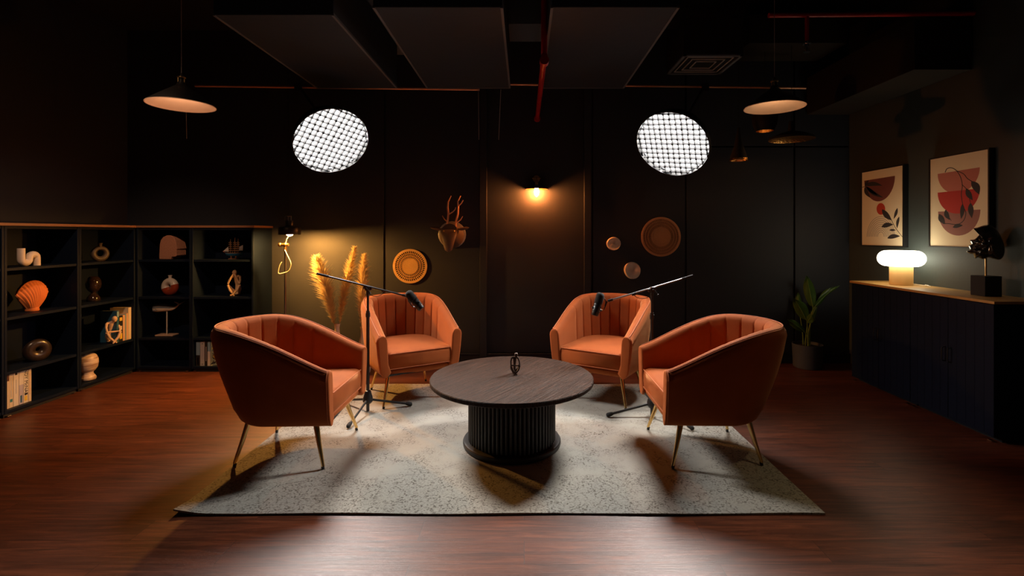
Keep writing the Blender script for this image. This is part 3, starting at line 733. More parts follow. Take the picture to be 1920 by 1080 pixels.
plume(va + Vector((0, 0, vh-.25)), [va + Vector((0, 0, vh-.25)), at(631, 610, 4.62), at(617, 560, 4.62), at(594, 484, 4.6)], .118, 'pale golden pampas plume leaning left, left of the two in one vase', 1)
plume(va + Vector((.01, 0, vh-.25)), [va + Vector((.01, 0, vh-.25)), at(634, 605, 4.62), at(642, 555, 4.63), at(665, 466, 4.64)], .078, 'golden pampas plume leaning right, tallest of the three', 2)
plume(vb + Vector((0, 0, vh-.25)), [vb + Vector((0, 0, vh-.25)), at(676, 610, 4.62), at(676, 560, 4.62), at(683, 479, 4.62)], .084, 'golden pampas plume standing upright behind the back armchair', 3)

# ------------------------------------------------------------------ things on the back wall
def polar(b, r0, r1, a0, a1, z0, z1, seg=2, skew=0.):
    "a block of a polar grid, local XZ plane, thickness along -Y"
    vs = []
    for y in (z0, z1):
        for r, sk in ((r0, 0), (r1, skew)):
            for k in range(seg+1):
                a = a0 + (a1-a0)*k/seg + sk; vs.append((r*math.cos(a), y, r*math.sin(a)))
    n = seg+1; fs = []
    for k in range(seg):
        fs += [(k, k+1, n+k+1, n+k), (2*n+k, 3*n+k, 3*n+k+1, 2*n+k+1), (k, 2*n+k, 2*n+k+1, k+1), (n+k, n+k+1, 3*n+k+1, 3*n+k)]
    fs += [(0, n, 3*n, 2*n), (seg, 2*n+seg, 3*n+seg, n+seg)]
    b.add(vs, fs)
def woven(c, R, m, bands, nsec, core, label, skew, fill):
    t = thing('woven_wall_basket', label, 'wall decoration', c)
    b = MB()
    # coiled core with ridges
    prof = []; k = 0; nr = 9
    for i in range(nr*2+1):
        r = core*R*i/(nr*2); prof.append((max(r, .0005), -.006 - (.003 if i % 2 else 0)))
    b2 = MB().lathe([(p[0], p[1]) for p in prof] + [(core*R, .0)], 72, M=Matrix.Rotation(math.radians(90), 3, 'X') @ Matrix.Scale(-1, 3, (0, 0, 1)) if False else Matrix(((1, 0, 0), (0, 0, 1), (0, 1, 0))))
    b2.build('coiled_centre', m, t)
    for (r0, r1) in bands:
        for s in range(nsec):
            a = 2*PI*s/nsec; w = 2*PI/nsec*fill
            polar(b, r0*R, r1*R, a, a+w, -.002, -.008, 1, skew)
    edges = [core] + [x for bd in bands for x in bd] + [1.]
    for i in range(0, len(edges), 2):
        r0, r1 = edges[i], edges[i+1]
        if r1 <= r0: r1 = r0 + .02
        for s in range(72): polar(b, r0*R, r1*R, 2*PI*s/72, 2*PI*(s+1)/72, -.001, -.010, 1)
    b.build('openwork_rim', m, t, smooth=0)
    return t
woven(at(769, 499, 4.972) , .172, rattan_m, [(.47, .585), (.61, .73), (.755, .87)], 46, .46, 'golden round woven basket with open rings on the wall, lit by the lamp', .035, .36)
woven(at(1239, 444, 4.972), .198, rattan_dark_m, [(.5, .64), (.66, .78), (.80, .90)], 96, .49, 'large brown round woven basket on the wall at right of the sconce', 0, .45)
t_ = [o for o in C.objects if o.name == 'woven_wall_basket.001'][0]
MB().lathe([(.001, 0), (.19, 0), (.19, .0015), (.001, .0015)], 60, M=Matrix(((1, 0, 0), (0, 0, -1), (0, 1, 0)))).build('backing', mat('dark_weave', (.11, .045, .022), .9), t_)
def wall_disc(c, r, label, seed):
    rnd = random.Random(seed); n = 48; rings = []
    ph = rnd.random()*6
    for k, (q, y) in enumerate(((1., 0), (1.02, -.012), (.98, -.03), (.9, -.038), (.7, -.028), (.4, -.032), (.02, -.026))):
        rings.append([Vector((r*q*(1+.03*math.sin(2*a+ph)+.02*math.sin(3*a))*math.cos(a), y-.006*math.sin(2*a+ph+k)*(q < .95), r*q*(1+.03*math.sin(2*a+ph))*math.sin(a))) for a in [2*PI*j/n for j in range(n)]])
    return tag(MB().rings(rings).build('ceramic_wall_disc', white_m, loc=c, smooth=60), label, 'wall decoration', 'pale ceramic wall discs')
wall_disc(at(1150, 457, 4.978), .068, 'small pale ceramic disc on the wall, higher and smaller of the two', 4)
wall_disc(at(1185, 507, 4.978), .083, 'pale ceramic disc on the wall, lower and larger of the two', 5)
# stag head
dc = at(848, 440, 4.978); dr = thing('stag_head_mount', 'brown metal stag head with thin copper antlers mounted on the back wall', 'wall decoration', dc)
def ell(c, rx, rz, ry=0, n=24, tilt=0.):
    return [Vector((c[0]+rx*math.cos(2*PI*k/n), c[1]+math.sin(2*PI*k/n)*rz*math.sin(tilt), c[2]+rz*math.sin(2*PI*k/n)*math.cos(tilt))) for k in range(n)]
MB().rings([ell((.0, 0, .0), .135, .13), ell((0, -.012, 0), .14, .135), ell((.0, -.02, .0), .13, .125)]).build('mount_plate', deer_plate_m, dr, smooth=50)
MB().rings([ell((.0, -.02, -.01), .12, .125), ell((0, -.07, .0), .10, .11), ell((0, -.14, .025), .085, .085, tilt=.2), ell((0, -.19, .04), .075, .07, tilt=.3)]).build('neck', deer_m, dr, smooth=50)
MB().rings([ell((0, -.15, .07), .05, .02, tilt=1.2), ell((0, -.18, .055), .108*.8, .05, tilt=1.), ell((0, -.21, .02), .10*.8, .055, tilt=1.), ell((0, -.235, -.05), .062, .05, tilt=1.1), ell((0, -.25, -.11), .046, .04, tilt=1.2), ell((0, -.25, -.145), .036, .026, tilt=1.3), ell((0, -.245, -.16), .015, .012, tilt=1.3)]).build('head', deer_m, dr, smooth=35)
for s in (-1, 1):
    MB().tube([(s*.07, -.16, .05), (s*.115, -.165, .055), (s*.165, -.17, .065), (s*.19, -.17, .07)], [.015, .034, .028, .004], 12, flat=.45).build('ear', deer_m, dr)
    MB().ball((s*.05, -.222, .035), (.008, .006, .008), 10).build('eye', brass_m, dr)
def px(zx, zy, y=-.16):   # zoom crop of the stag -> offset from its centre
    p = at(800 + zx/6.75, 330 + zy/6.75, 4.978 + y); return p - dc
for pts in ([(258, 645), (268, 560), (275, 480), (265, 400), (270, 330), (310, 250)], [(362, 645), (372, 570), (395, 480), (398, 390), (395, 320), (428, 252)]):
    an = MB().tube([px(*p) for p in pts], [.0115, .0105, .010, .009, .0075, .004], 8)
    an.tube([px(252, 572), px(225, 545), px(198, 503)] if pts[0][0] < 300 else [px(378, 592), px(430, 555), px(456, 510)], [.006, .005, .003], 8)
    an.tube([px(275, 490), px(330, 455), px(360, 425), px(368, 395)] if pts[0][0] < 300 else [px(398, 385), px(440, 345), px(462, 305)], [.006, .0055, .005, .003], 8)
    an.build('antler', copper_m, dr)

# ------------------------------------------------------------------ bookcases
DEP = .345
def bookcase(loc, rz, w, label):
    "local: front face at y=0 looking towards -y, body behind it, width along x from 0 to w"
    t = thing('bookcase', label, 'bookcase', loc, rz, 'navy open bookcases along the walls')
    Ht = 1.355; th = .018
    for x in (0, w-th):
        MB().box((x+.0005, 0, .03), (x+th-.0005, DEP, Ht)).build('side_panel', navy_m, t, bevel=.0015)
    MB().box((th, DEP-.008, .03), (w-th, DEP, Ht)).build('back_panel', navy_m, t)
    MB().box((th, .004, Ht-.02), (w-th, DEP-.01, Ht)).build('top_panel', navy_m, t)
    MB().box((th, .004, .03), (w-th, DEP-.01, .05)).build('bottom_panel', navy_m, t, bevel=.001)
    for z in (.318, .705, 1.055):
        MB().box((th+.001, .006, z-.020), (w-th-.001, DEP-.01, z)).build('shelf', navy_m, t, bevel=.001)
    MB().box((.01, .02, .0), (w-.01, .034, .03)).build('toe_kick', blackmatte_m, t)
    for x in (.035, w-.035):
        MB().box((x-.012, .001, .006), (x+.012, .019, .011)).build('foot_clip', chrome_m, t)
    h = MB()
    for z in [.14 + .032*k for k in range(34)]:
        for x, s in ((th, 1), (w-th, -1)): h.cyl((x-.001*s, .045, z), (x+.0006*s, .045, z), .003, n=6)
    h.build('shelf_pin_holes', mat('pin_hole', (.004, .004, .006), .9) if 'pin_hole' not in MATS else MATS['pin_hole'], t)['kind'] = 'stuff'
    return t
XS = -3.648; YS = 4.655
# left run: front faces look to +x ; local x axis -> +y, so rz = +90 and front (-y local) -> +x
bookcase((XS, 2.895, 0), PI/2, .585, 'navy bookcase on the left wall, cut off by the left picture edge')
bookcase((XS, 3.482, 0), PI/2, .585, 'navy bookcase on the left wall holding the orange scallop vase')
bookcase((XS, 4.069, 0), PI/2, .585, 'navy bookcase on the left wall holding the marbled ball vase, next to the corner')
bookcase((-3.644, YS, 0), 0, .515, 'navy bookcase on the back wall holding the whale, next to the corner')
bookcase((-3.127, YS, 0), 0, .585, 'navy bookcase on the back wall holding the ship model, end of the row')
def top(lo, hi, label):
    t = thing('capping_board', label, 'board', ((lo[0]+hi[0])/2, (lo[1]+hi[1])/2, lo[2]))
    c = Vector(t.location); MB().box(Vector(lo)-c, Vector(hi)-c).build('board', copper_edge_m, t, bevel=.002)
    return t
top((-3.998, 2.885, 1.356), (XS+.012, 4.999, 1.376), 'thin brown board along the top of the left wall bookcases')
top((XS+.0125, YS-.012, 1.356), (-2.528, 4.999, 1.376), 'thin brown board along the top of the back wall bookcases')

# books -------------------------------------------------------------
def book(loc, rz, w, h, d, cover, label, group, marks=(), txt=None, lean=0.):
    "spine at y=0 facing -y, thickness w along x"
    t = thing('book', label, 'book', loc, rz, group)
    if lean: t.rotation_euler = (0, lean, rz)
    cv = MATS[cover]
    MB().box((0, .0, 0), (.002, d, h)).box((w-.002, 0, 0), (w, d, h)).box((0, 0, 0), (w, .003, h)).build('cover', cv, t, bevel=.0008)
    MB().box((.0022, .0032, .003), (w-.0022, d-.004, h-.003)).build('pages', page_m, t)
    for z0, z1, m, ins in marks:
        MB().box((w*ins, -.0006, h*z0), (w*(1-ins), .0002, h*z1)).build('spine_print', MATS[m], t)
    if txt:
        s, z, size, m = txt
        M = Matrix.Translation((w/2, -.0008, h*z)) @ Matrix.Rotation(PI/2, 4, 'X') @ Matrix.Rotation(-PI/2, 4, 'Z')
        text_mesh(s, size, MATS[m], t, M)
    return t
for nme, c in (('bk_white', (.72, .68, .62)), ('bk_cream', (.70, .60, .46)), ('bk_grey', (.50, .50, .52)), ('bk_lilac', (.48, .46, .58)), ('bk_brown', (.12, .05, .03)), ('bk_black', (.02, .02, .02)),
               ('bk_blue', (.03, .12, .22)), ('bk_sky', (.25, .42, .55)), ('bk_teal', (.04, .22, .26)), ('bk_yellow', (.75, .55, .08)), ('bk_green', (.36, .42, .28)), ('bk_red', (.45, .06, .03)), ('bk_peach', (.68, .42, .28))):
    mat(nme, c, .45)
def shelf_books(specs, origin, rz, group):
    "lay books side by side along local x"
    x = 0; M = Matrix.Rotation(rz, 3, 'Z')
    for (w, h, d, c, lab, marks, txt) in specs:
        book(Vector(origin) + M @ Vector((x, 0, 0)), rz, w-.001, h, d, c, lab, group, marks, txt); x += w
# left unit, bottom shelf: spines face +x, order along +y
g = 'books on the lowest shelf of the left wall bookcase'
shelf_books([
    (.020, .190, .15, 'bk_cream', 'short cream book at the left end of the lowest shelf on the left wall', [(.1, .8, 'bk_peach', .35)], None),
    (.018, .245, .16, 'bk_brown', 'dark brown topped book second from left on the lowest shelf', [(.0, .80, 'bk_cream', .0)], None),
    (.030, .245, .16, 'bk_cream', 'cream book with thin grey title and small blue mark on its spine', [(.3, .9, 'bk_grey', .4), (.16, .25, 'bk_teal', .2)], None),
    (.040, .255, .16, 'bk_white', 'thick white book with a dark round emblem near the top of its spine', [(.88, .95, 'bk_black', .3), (.35, .75, 'bk_grey', .42)], None),
    (.032, .260, .16, 'bk_lilac', 'pale lilac-white book left of the one with bold black lettering', [(.05, .25, 'bk_blue', .3), (.55, 1., 'bk_white', .0)], None),
    (.036, .262, .16, 'bk_white', 'white book with bold black author name down its spine', [(.06, .2, 'bk_yellow', .2), (.22, .28, 'bk_black', .25)], ('ANDY McNAB', .62, .034, 'bk_black')),
    (.024, .262, .16, 'bk_cream', 'plain cream book at the right end of the lowest shelf row', [(.2, .8, 'bk_peach', .42)], None)],
    (XS-.035, 3.508, .0505), PI/2, g)
g = 'books beside the pale thinker on the left wall'
shelf_books([
    (.026, .285, .15, 'bk_blue', 'tall dark blue book left of the black and yellow paperback', [(.80, .97, 'bk_sky', .1)], None),
    (.042, .235, .15, 'bk_black', 'black paperback with yellow blocks on its spine behind the pale thinker', [(.80, .93, 'bk_yellow', .15), (.1, .32, 'bk_yellow', .15), (.45, .6, 'bk_cream', .2)], None),
    (.026, .235, .15, 'bk_peach', 'peach coloured book right of the black and yellow paperback', [(.2, .8, 'bk_cream', .4)], None),
    (.014, .240, .15, 'bk_sky', 'thin blue book in the row beside the pale thinker', [], None),
    (.022, .245, .15, 'bk_peach', 'narrow tan book between the thin blue and tall cream books', [], None),
    (.036, .295, .17, 'bk_cream', 'tall cream book closing the row at the corner', [], None)],
    (XS-.022, 4.467, .3185), PI/2, g)
g = 'books on the lowest shelf of the back wall bookcase'
shelf_books([
    (.038, .225, .16, 'bk_sky', 'blue book at the left end of the back bookcase row', [(.0, .45, 'bk_black', .0), (.05, .35, 'bk_grey', .35)], None),
    (.044, .228, .16, 'bk_grey', 'thick pale grey book, second in the back bookcase row', [(.9, .93, 'bk_black', .4), (.06, .09, 'bk_black', .4)], None),
    (.026, .226, .16, 'bk_black', 'slim black book, third in the back bookcase row', [(.2, .8, 'bk_grey', .38)], None),
    (.028, .228, .16, 'bk_sky', 'slim pale blue book, fourth in the back bookcase row', [(.0, .6, 'bk_white', .0)], None)],
    (-3.10, YS+.03, .0505), 0, g)
x = -3.10 + .138
bk = thing('book', 'book with a colourful leafy cover turned half towards the viewer', 'book', (x, YS+.03, .0505), math.radians(28), g)
MB().box((0, 0, 0), (.16, .002, .228)).box((0, .024, 0), (.16, .026, .228)).box((0, 0, 0), (.002, .026, .228)).build('cover', MATS['bk_green'], bk)
MB().box((.003, .003, .003), (.156, .023, .224)).build('pages', page_m, bk)
rr = random.Random(5)
pic = {'bk_black': MB(), 'bk_red': MB(), 'bk_teal': MB(), 'bk_yellow': MB()}
for k in range(60):
    nm = ['bk_black', 'bk_teal', 'bk_black', 'bk_red', 'bk_yellow'][k % 5]; cx = rr.uniform(.015, .145); cz = rr.uniform(.015, .21)
    if nm == 'bk_red': cx = rr.uniform(.02, .07); cz = rr.uniform(.05, .09)
    a = rr.uniform(0, PI); l = rr.uniform(.01, .026); w = l*.3
    pic[nm].poly_prism([(cx+l*math.cos(a), -.0012, cz+l*math.sin(a)), (cx-w*math.sin(a), -.0012, cz+w*math.cos(a)), (cx-l*math.cos(a), -.0012, cz-l*math.sin(a)), (cx+w*math.sin(a), -.0012, cz-w*math.cos(a))], (0, .0013, 0))
for nm, bb in pic.items(): bb.build('cover_picture', MATS[nm], bk, smooth=0)

# ornaments on the shelves -----------------------------------------
def ornament(name, label, cat, loc, rz=0): return thing(name, label, cat, loc, rz)
XO = -3.80     # middle of the left shelves
# tube vase in the shape of a bent pipe, facing +x (seen in profile from the room)
def yz(px_, py_, X):     # point on a plane x = X
    Y = X*F/(px_-CX); return Vector((X, Y, H-(py_-CY)*Y/F))
o = ornament('bent_tube_vase', 'pale pink vase shaped like a bent pipe on the top shelf', 'vase', (-3.74, 3.735, 1.0555))
pts = [Vector((0, -.055, .135)), Vector((0, -.055, .10)), Vector((0, -.055, .055))] + [Vector((0, -.055+.037*(1-math.cos(a)), .045 - .020*math.sin(a)+.003)) for a in [PI*k/8 for k in range(9)]]
pts = [(0, -.062, .142), (0, -.062, .10), (0, -.062, .058)] + [(0, -.024-.038*math.cos(a), .055-.027*math.sin(a)) for a in [PI*k/10 for k in range(1, 10)]] + [(0, .014, .060), (0, .016, .066)] + [(0, .052-.036*math.cos(a), .068+.022*math.sin(a)) for a in [PI*k/8 for k in range(1, 8)]] + [(0, .088, .06), (0, .088, .028), (0, .088, .001)]
MB().tube(pts, .027, 20).build('tube_body', white_m, o, smooth=60); o.scale = (.95, .78, .95)
MB().cyl((0, -.062, .1415), (0, -.062, .143), .020, n=20).build('opening', mat('inside_dark', (.12, .08, .06), .9), o)
# scallop shell vase: fan in the yz plane
o = ornament('scallop_vase', 'orange scallop shell vase on the second shelf', 'vase', (-3.785, 3.815, .7055), 0)
rings = []; n = 96
def fan(a):        # outline radius of the fan
    return 1.0
hh = .235
half = []
for k in range(n+1):
    half.append(-1 + 2*k/n)
fr = []; bk_ = []
for row in range(15):
    v = row/14.
    wv = .052 + (.118-.052)*math.sin(min(1, v*1.02)*PI/2)**1.0
    ringp = []
    for s in half:
        ang = s*1.18; rad = hh*(1 - .0*s)
        r_ = .0 + rad*v
        # fan rays from a point under the base
        yy = math.sin(ang)*(r_*.78 + .052*(1-v)*.6) ; zz = math.cos(ang*.98)*r_*1.0 + (1-math.cos(ang))*v*.06
        yy = math.copysign(min(abs(yy), .15), yy) if False else yy
        rib = .006*abs(math.sin(s*PI*6.5))*min(1, v*1.6)
        dpt = (.028 + .035*math.sin(v*PI*.9))*(math.cos(s*PI/2)**.45 if abs(s) < 1 else 0) * (1-v**6*.75)
        ringp.append((yy, max(zz, 0.0), dpt + rib*(abs(s) < .99)))
    fr.append([Vector((p[2], p[0], p[1])) for p in ringp]); bk_.append([Vector((-p[2], p[0], p[1])) for p in reversed(ringp)])
MB().rings([a + b2 for a, b2 in zip(fr, bk_)]).build('shell_body', terra_m, o, smooth=60)
MB().lathe([(.05, 0), (.055, .004), (.05, .03), (.03, .06)], 30, sx=.8, sy=1.05).build('foot', terra_m, o, smooth=60)
o.scale = (.95, .74, 1.0)
# dark ring vase
def ring_vase(name, label, cat, loc, rz, R, r, m, neck=None, split=None, sq=1., flatd=1.):
    t = ornament(name, label, cat, loc, rz)
    def tor(a0, a1, n=40, cl=False):
        rings = []
        for k in range(n + (0 if cl else 1)):
            a = a0 + (a1-a0)*k/n
            rr_ = r*(1.12 - .12*math.sin(a))
            rings.append([Vector(((R + rr_*math.cos(b_))*math.cos(a), rr_*flatd*math.sin(b_), (R + rr_*math.cos(b_))*math.sin(a)*sq + (R + r)*sq)) for b_ in [2*PI*j/20 for j in range(20)]])
        mb = MB()
        if cl: rings.append(rings[0]); mb.rings(rings, True, False, False)
        else: mb.rings(rings)
        return mb
    if split:
        tor(split[0], split[1]).build('upper_glaze', split[2], t, smooth=60); tor(split[1], split[0]+2*PI).build('lower_glaze', m, t, smooth=60)
    else: tor(0, 2*PI, 56, True).build('ring_body', m, t, smooth=60)
    if neck:
        zt_ = (2*R+2*r)*sq
        MB().lathe([(neck, zt_-.02), (neck*.85, zt_+.005), (neck*.9, zt_+.018), (neck*1.15, zt_+.024), (neck*1.1, zt_+.026), (neck*.6, zt_+.024)], 24).build('neck', split[2] if split else m, t, smooth=60)
    return t
ring_vase('ring_vase', 'dark brown ring shaped ornament on the third shelf, above the white books', 'vase', (-3.76, 3.83, .3185), math.radians(68), .050, .034, mat('dark_brown_glaze', (.028, .018, .014), .3, coat=.3), flatd=.8)
ring_vase('ring_vase', 'dim brown oval ring vase on the top shelf beside the corner', 'vase', (-3.78, 4.42, 1.0555), math.radians(60), .047, .019, mat('dim_brown_glaze', (.055, .038, .028), .5), neck=.017, sq=1.02)
ring_vase('ring_vase', 'round ring vase, white above and glossy red below', 'vase', (at(319, 0, 4.80).x, 4.80, .7055), math.radians(-10), .052, .031, redglaze_m, neck=.016, split=(math.radians(18), math.radians(202), whiteglaze_m))
# dark glass goblet
tag(MB().lathe([(.046, 0), (.050, .004), (.048, .03), (.032, .055), (.018, .068), (.018, .078), (.036, .09), (.052, .118), (.057, .15), (.052, .182), (.038, .208), (.026, .216), (.024, .214), (.001, .20)], 32).build('glass_vase', smoke_m, loc=(-3.80, 4.375, .7055), smooth=60), 'dark smoky glass globe vase on a domed foot, second shelf', 'vase')
thinker((-3.70, 4.455, .3185), .238, resin_m, 'pale seated thinker figurine leaning on its arms beside the books', rz=math.radians(62), pose=1)
# marbled ball vase
marb_m = mat('striped_marble', (.66, .50, .40), .4)
nt = marb_m.node_tree; b_ = nt.nodes['Principled BSDF']; tc_ = N(nt, 'ShaderNodeTexCoord'); mp_ = N(nt, 'ShaderNodeMapping'); mp_.inputs['Scale'].default_value = (3, 3, 22); mp_.inputs['Rotation'].default_value = (.15, .1, 0)
no_ = N(nt, 'ShaderNodeTexNoise', **{'Scale': 1.6, 'Detail': 6., 'Distortion': .6}); rp_ = N(nt, 'ShaderNodeValToRGB'); rp_.color_ramp.elements[0].position = .36; rp_.color_ramp.elements[0].color = (.30, .15, .09, 1); rp_.color_ramp.elements[1].position = .56; rp_.color_ramp.elements[1].color = (.74, .60, .50, 1)
nt.links.new(tc_.outputs['Object'], mp_.inputs[0]); nt.links.new(mp_.outputs[0], no_.inputs['Vector']); nt.links.new(no_.outputs['Fac'], rp_.inputs['Fac']); nt.links.new(rp_.outputs['Color'], b_.inputs['Base Color'])
o = ornament('ball_vase', 'striped brown and cream marbled ball on a foot, lowest shelf', 'ornament', (-3.73, 4.235, .0505)); o.scale = (.87, .87, 1.)
MB().lathe([(.055, 0), (.066, .004), (.070, .018), (.064, .032), (.052, .045), (.046, .06), (.05, .075)], 36).build('foot', marb_m, o, smooth=60)
MB().lathe([(.04, .066), (.062, .082), (.080, .11), (.087, .145), (.084, .178), (.070, .208), (.045, .228), (.02, .236), (.001, .238)], 40).build('ball', marb_m, o, smooth=60)
# terracotta head block, profile silhouette extruded (facing right)
o = ornament('head_sculpture', 'terracotta slab sculpture of a head in profile on the top shelf', 'sculpture', (at(315, 0, 4.75).x, 4.735, 1.0555), math.radians(0))
def zz(x_, y_):      # crop (260,420,500,560) at 7.71x
    p = at(260 + x_/7.71, 420 + y_/7.71, 4.735); return Vector((p.x - o.location.x, 0, p.z - 1.0555))
prof = [(285, 500), (285, 430), (290, 360), (295, 280), (310, 225), (345, 180), (400, 155), (450, 152), (500, 170), (530, 205), (545, 250), (555, 300), (568, 350), (552, 365), (558, 395), (556, 420), (562, 440), (545, 462), (480, 466), (470, 500)]
pv = [zz(*p) for p in prof]; mz = min(p.z for p in pv)
for p in pv: p.z -= mz
MB().poly_prism(pv, (.0, .12, 0)).build('head_block', terra_light_m, o, smooth=35, bevel=.004)
o.rotation_euler = (0, 0, math.radians(-6))
# whale on a stand
o = ornament('whale_on_stand', 'carved wooden whale, grey back and white belly, on a pin stand', 'ornament', (at(313, 0, 4.78).x, 4.78, .3185))
wl = [(-.125, .0, .030), (-.12, .0, .038), (-.09, .002, .043), (-.05, .004, .043), (0, .003, .037), (.04, .0, .028), (.075, .006, .019), (.10, .020, .012), (.115, .036, .008)]
zb = .262; up = MB(); lo = MB()
def half_ring(x, zc, r, sgn, n=12, ry=.72):
    return [Vector((x, math.cos(PI*k/n)*r*ry*1.001, zb + zc + sgn*math.sin(PI*k/n)*r*(1. if sgn > 0 else .85))) for k in range(n+1)]
up.rings([half_ring(x, z, r, 1) for x, z, r in wl]); lo.rings([half_ring(x, z, r, -1) for x, z, r in wl])
up.build('back', mat('whale_grey', (.15, .17, .20), .6), o, smooth=60); lo.build('belly', cream_m, o, smooth=60)
fl_ = MB()
for s in (-1, 1):
    fl_.tube([(.113, 0, zb+.034), (.122 + s*.012, s*.012, zb+.052), (.125 + s*.034, s*.03, zb+.066)], [.008, .012, .003], 8, flat=.5)
fl_.build('tail_fluke', MATS['whale_grey'], o)
MB().poly_prism([(-.12, -.030, zb-.018), (-.075, -.032, zb-.014), (-.073, -.032, zb-.020), (-.118, -.03, zb-.024)], (0, .06, 0)).build('mouth', MATS['whale_grey'], o)
MB().ball((-.085, -.030, zb-.004), .004, 8).ball((-.085, .030, zb-.004), .004, 8).build('eye', black_m, o)
MB().cyl((0, 0, .012), (0, 0, zb-.02), .006, n=12).build('pin', cream_m, o)
MB().box((-.085, -.045, 0), (.085, .045, .014)).build('base', mat('pale_base', (.72, .48, .34), .6), o, bevel=.004)
# ship model
o = ornament('ship_model', 'small three-masted model ship with a blue hull on the top shelf', 'model ship', (at(439, 0, 4.76).x, 4.76, 1.0555))
blue_m = mat('hull_blue', (.03, .16, .34), .4); rope_m = mat('rigging', (.36, .20, .10), .8); sail_m = mat('sail_cloth', (.55, .52, .50), .9)
hull = []
for x_, w_, z0, z1 in ((-.085, .003, .052, .062), (-.075, .012, .034, .06), (-.05, .02, .028, .056), (0, .023, .026, .054), (.05, .021, .027, .056), (.075, .015, .032, .062), (.08, .012, .04, .062)):
    hull.append([Vector((x_, -w_, z1)), Vector((x_, -w_*.9, (z0+z1)/2)), Vector((x_, 0, z0)), Vector((x_, w_*.9, (z0+z1)/2)), Vector((x_, w_, z1))])
MB().rings([h_ for h_ in hull]).build('hull', blue_m, o, smooth=50)
MB().box((-.075, -.012, .056), (.075, .012, .060)).build('deck', rope_m, o)
MB().box((-.045, -.018, 0), (.035, .018, .007)).box((-.03, -.008, .006), (-.024, .008, .03)).box((.015, -.008, .006), (.021, .008, .03)).build('cradle', mat('cradle_wood', (.35, .15, .08), .6), o)
for k, (mx_, mh) in enumerate(((-.038, .190), (.005, .205), (.036, .195))):
    ms = MB().cyl((mx_, 0, .055), (mx_+.003, 0, mh), .0022, .0012, 8)
    for z_ in (.085, .105, .125, .145, .163):
        w_ = .024*(1-(z_-.07)*4.2)
        ms.tube([(mx_-.004, -w_-.006, z_-.003), (mx_, 0, z_), (mx_+.004, w_+.006, z_-.003)], .0013, 6)
        ms.tube([(mx_-.009, -.004, z_-.008), (mx_, 0, z_+.002), (mx_+.011, .004, z_-.008)], .0016, 6)
    ms.tube([(mx_-.02, 0, .06), (mx_, 0, mh-.02), (mx_+.02, 0, .06)], .0008, 5)
    ms.build('mast', rope_m, o)
MB().tube([(-.08, 0, .058), (-.115, 0, .078)], [.002, .001], 6).build('bowsprit', mat('sprit_red', (.5, .12, .05), .5), o)
MB().poly_prism([(-.108, 0, .074), (-.058, 0, .118), (-.052, 0, .07)], (0, .0015, 0)).build('sail', sail_m, o)
MB().poly_prism([(.046, 0, .082), (.082, 0, .082), (.084, 0, .135), (.05, 0, .118)], (0, .0015, 0)).build('sail', sail_m, o)
thinker((at(441, 0, 4.76).x, 4.76, .7055), .245, wood_fig_m, 'honey coloured thinker figurine with hands to its face, below the ship', rz=.1, pose=0)

# ------------------------------------------------------------------ sideboard on the right wall
XC = 2.912; ZCB = .862
def cabinet(y0, y1, label):
    t = thing('sideboard_cabinet', label, 'cabinet', (XC, y0, 0), 0, 'navy two-door cabinets on the right wall'); w = y1-y0
    D = XR-.002-XC
    MB().box((.02, 0, .03), (D, w, ZCB)).build('body', navy_m, t, bevel=.002)
    MB().box((.06, .01, 0), (D-.02, w-.01, .03)).build('plinth', blackmatte_m, t)
    for k in range(2):
        a = k*w/2 + .0015; e_ = (k+1)*w/2 - .0015
        d = MB().box((.0, a, .035), (.0195, e_, ZCB-.004))
        dd = d.build('door', navy_m, t, bevel=.0015)
        g_ = MB()
        for q in (.2, .4, .6, .8):
            y_ = a + (e_-a)*q; g_.box((-.0012, y_-.0018, .05), (.0004, y_+.0018, ZCB-.02))
        g_.build('groove_bead', navy_m, dd)
        yh = (e_-.022) if k == 0 else (a+.022)
        MB().tube([(.0, yh, .52), (-.022, yh, .515), (-.024, yh, .50), (-.024, yh, .44), (-.022, yh, .425), (.0, yh, .42)], .0035, 8).build('handle', black_m, dd)
        MB().ball((-.004, yh, .522), .004, 8).build('handle_screw', chrome_m, dd)
    for y_ in (.03, w-.03): MB().box((-.001, y_-.014, .004), (.02, y_+.014, .010)).build('foot_clip', chrome_m, t)
    return t
cabinet(3.075, 3.742, 'navy two-door cabinet on the right wall, nearer one, under the black shell')
cabinet(3.744, 4.411, 'navy two-door cabinet on the right wall, farther one, under the mushroom lamp')
wt = thing('oak_worktop', 'light oak worktop across the navy cabinets', 'worktop', (XC, 3.06, ZCB))
MB().box((-.012, 0, .001), (XR-.002-XC, 1.362, .019)).build('board', oak_m, wt, bevel=.002)
ZT = ZCB+.019
# mushroom lamp
lp = thing('mushroom_lamp', 'glowing white mushroom lamp with a cream cylinder base on the oak worktop', 'table lamp', (3.085, 4.06, ZT))
MB().lathe([(.077, 0), (.080, .003), (.080, .150), (.078, .153), (.001, .153)], 48).build('base', lampbase_m, lp, smooth=35)
n_ = 14; prof = [(.001, .152)] + [(.10+.063*math.sin(PI*k/n_), .152+.064*(1-math.cos(PI*k/n_))) for k in range(n_+1)] + [(.001, .281)]
MB().lathe(prof, 56).build('shade', glass_shade_m, lp, smooth=60)
MB().tube(bez((.075, .02, .006), (.09, -.02, .006), (.08, -.10, .004), (.12, -.13, .004), 12) + bez((.12, -.13, .004), (.14, -.10, .012), (.09, -.08, .012), (.11, -.16, .004), 10), .003, 8).build('cable', plastic_white_m, lp)
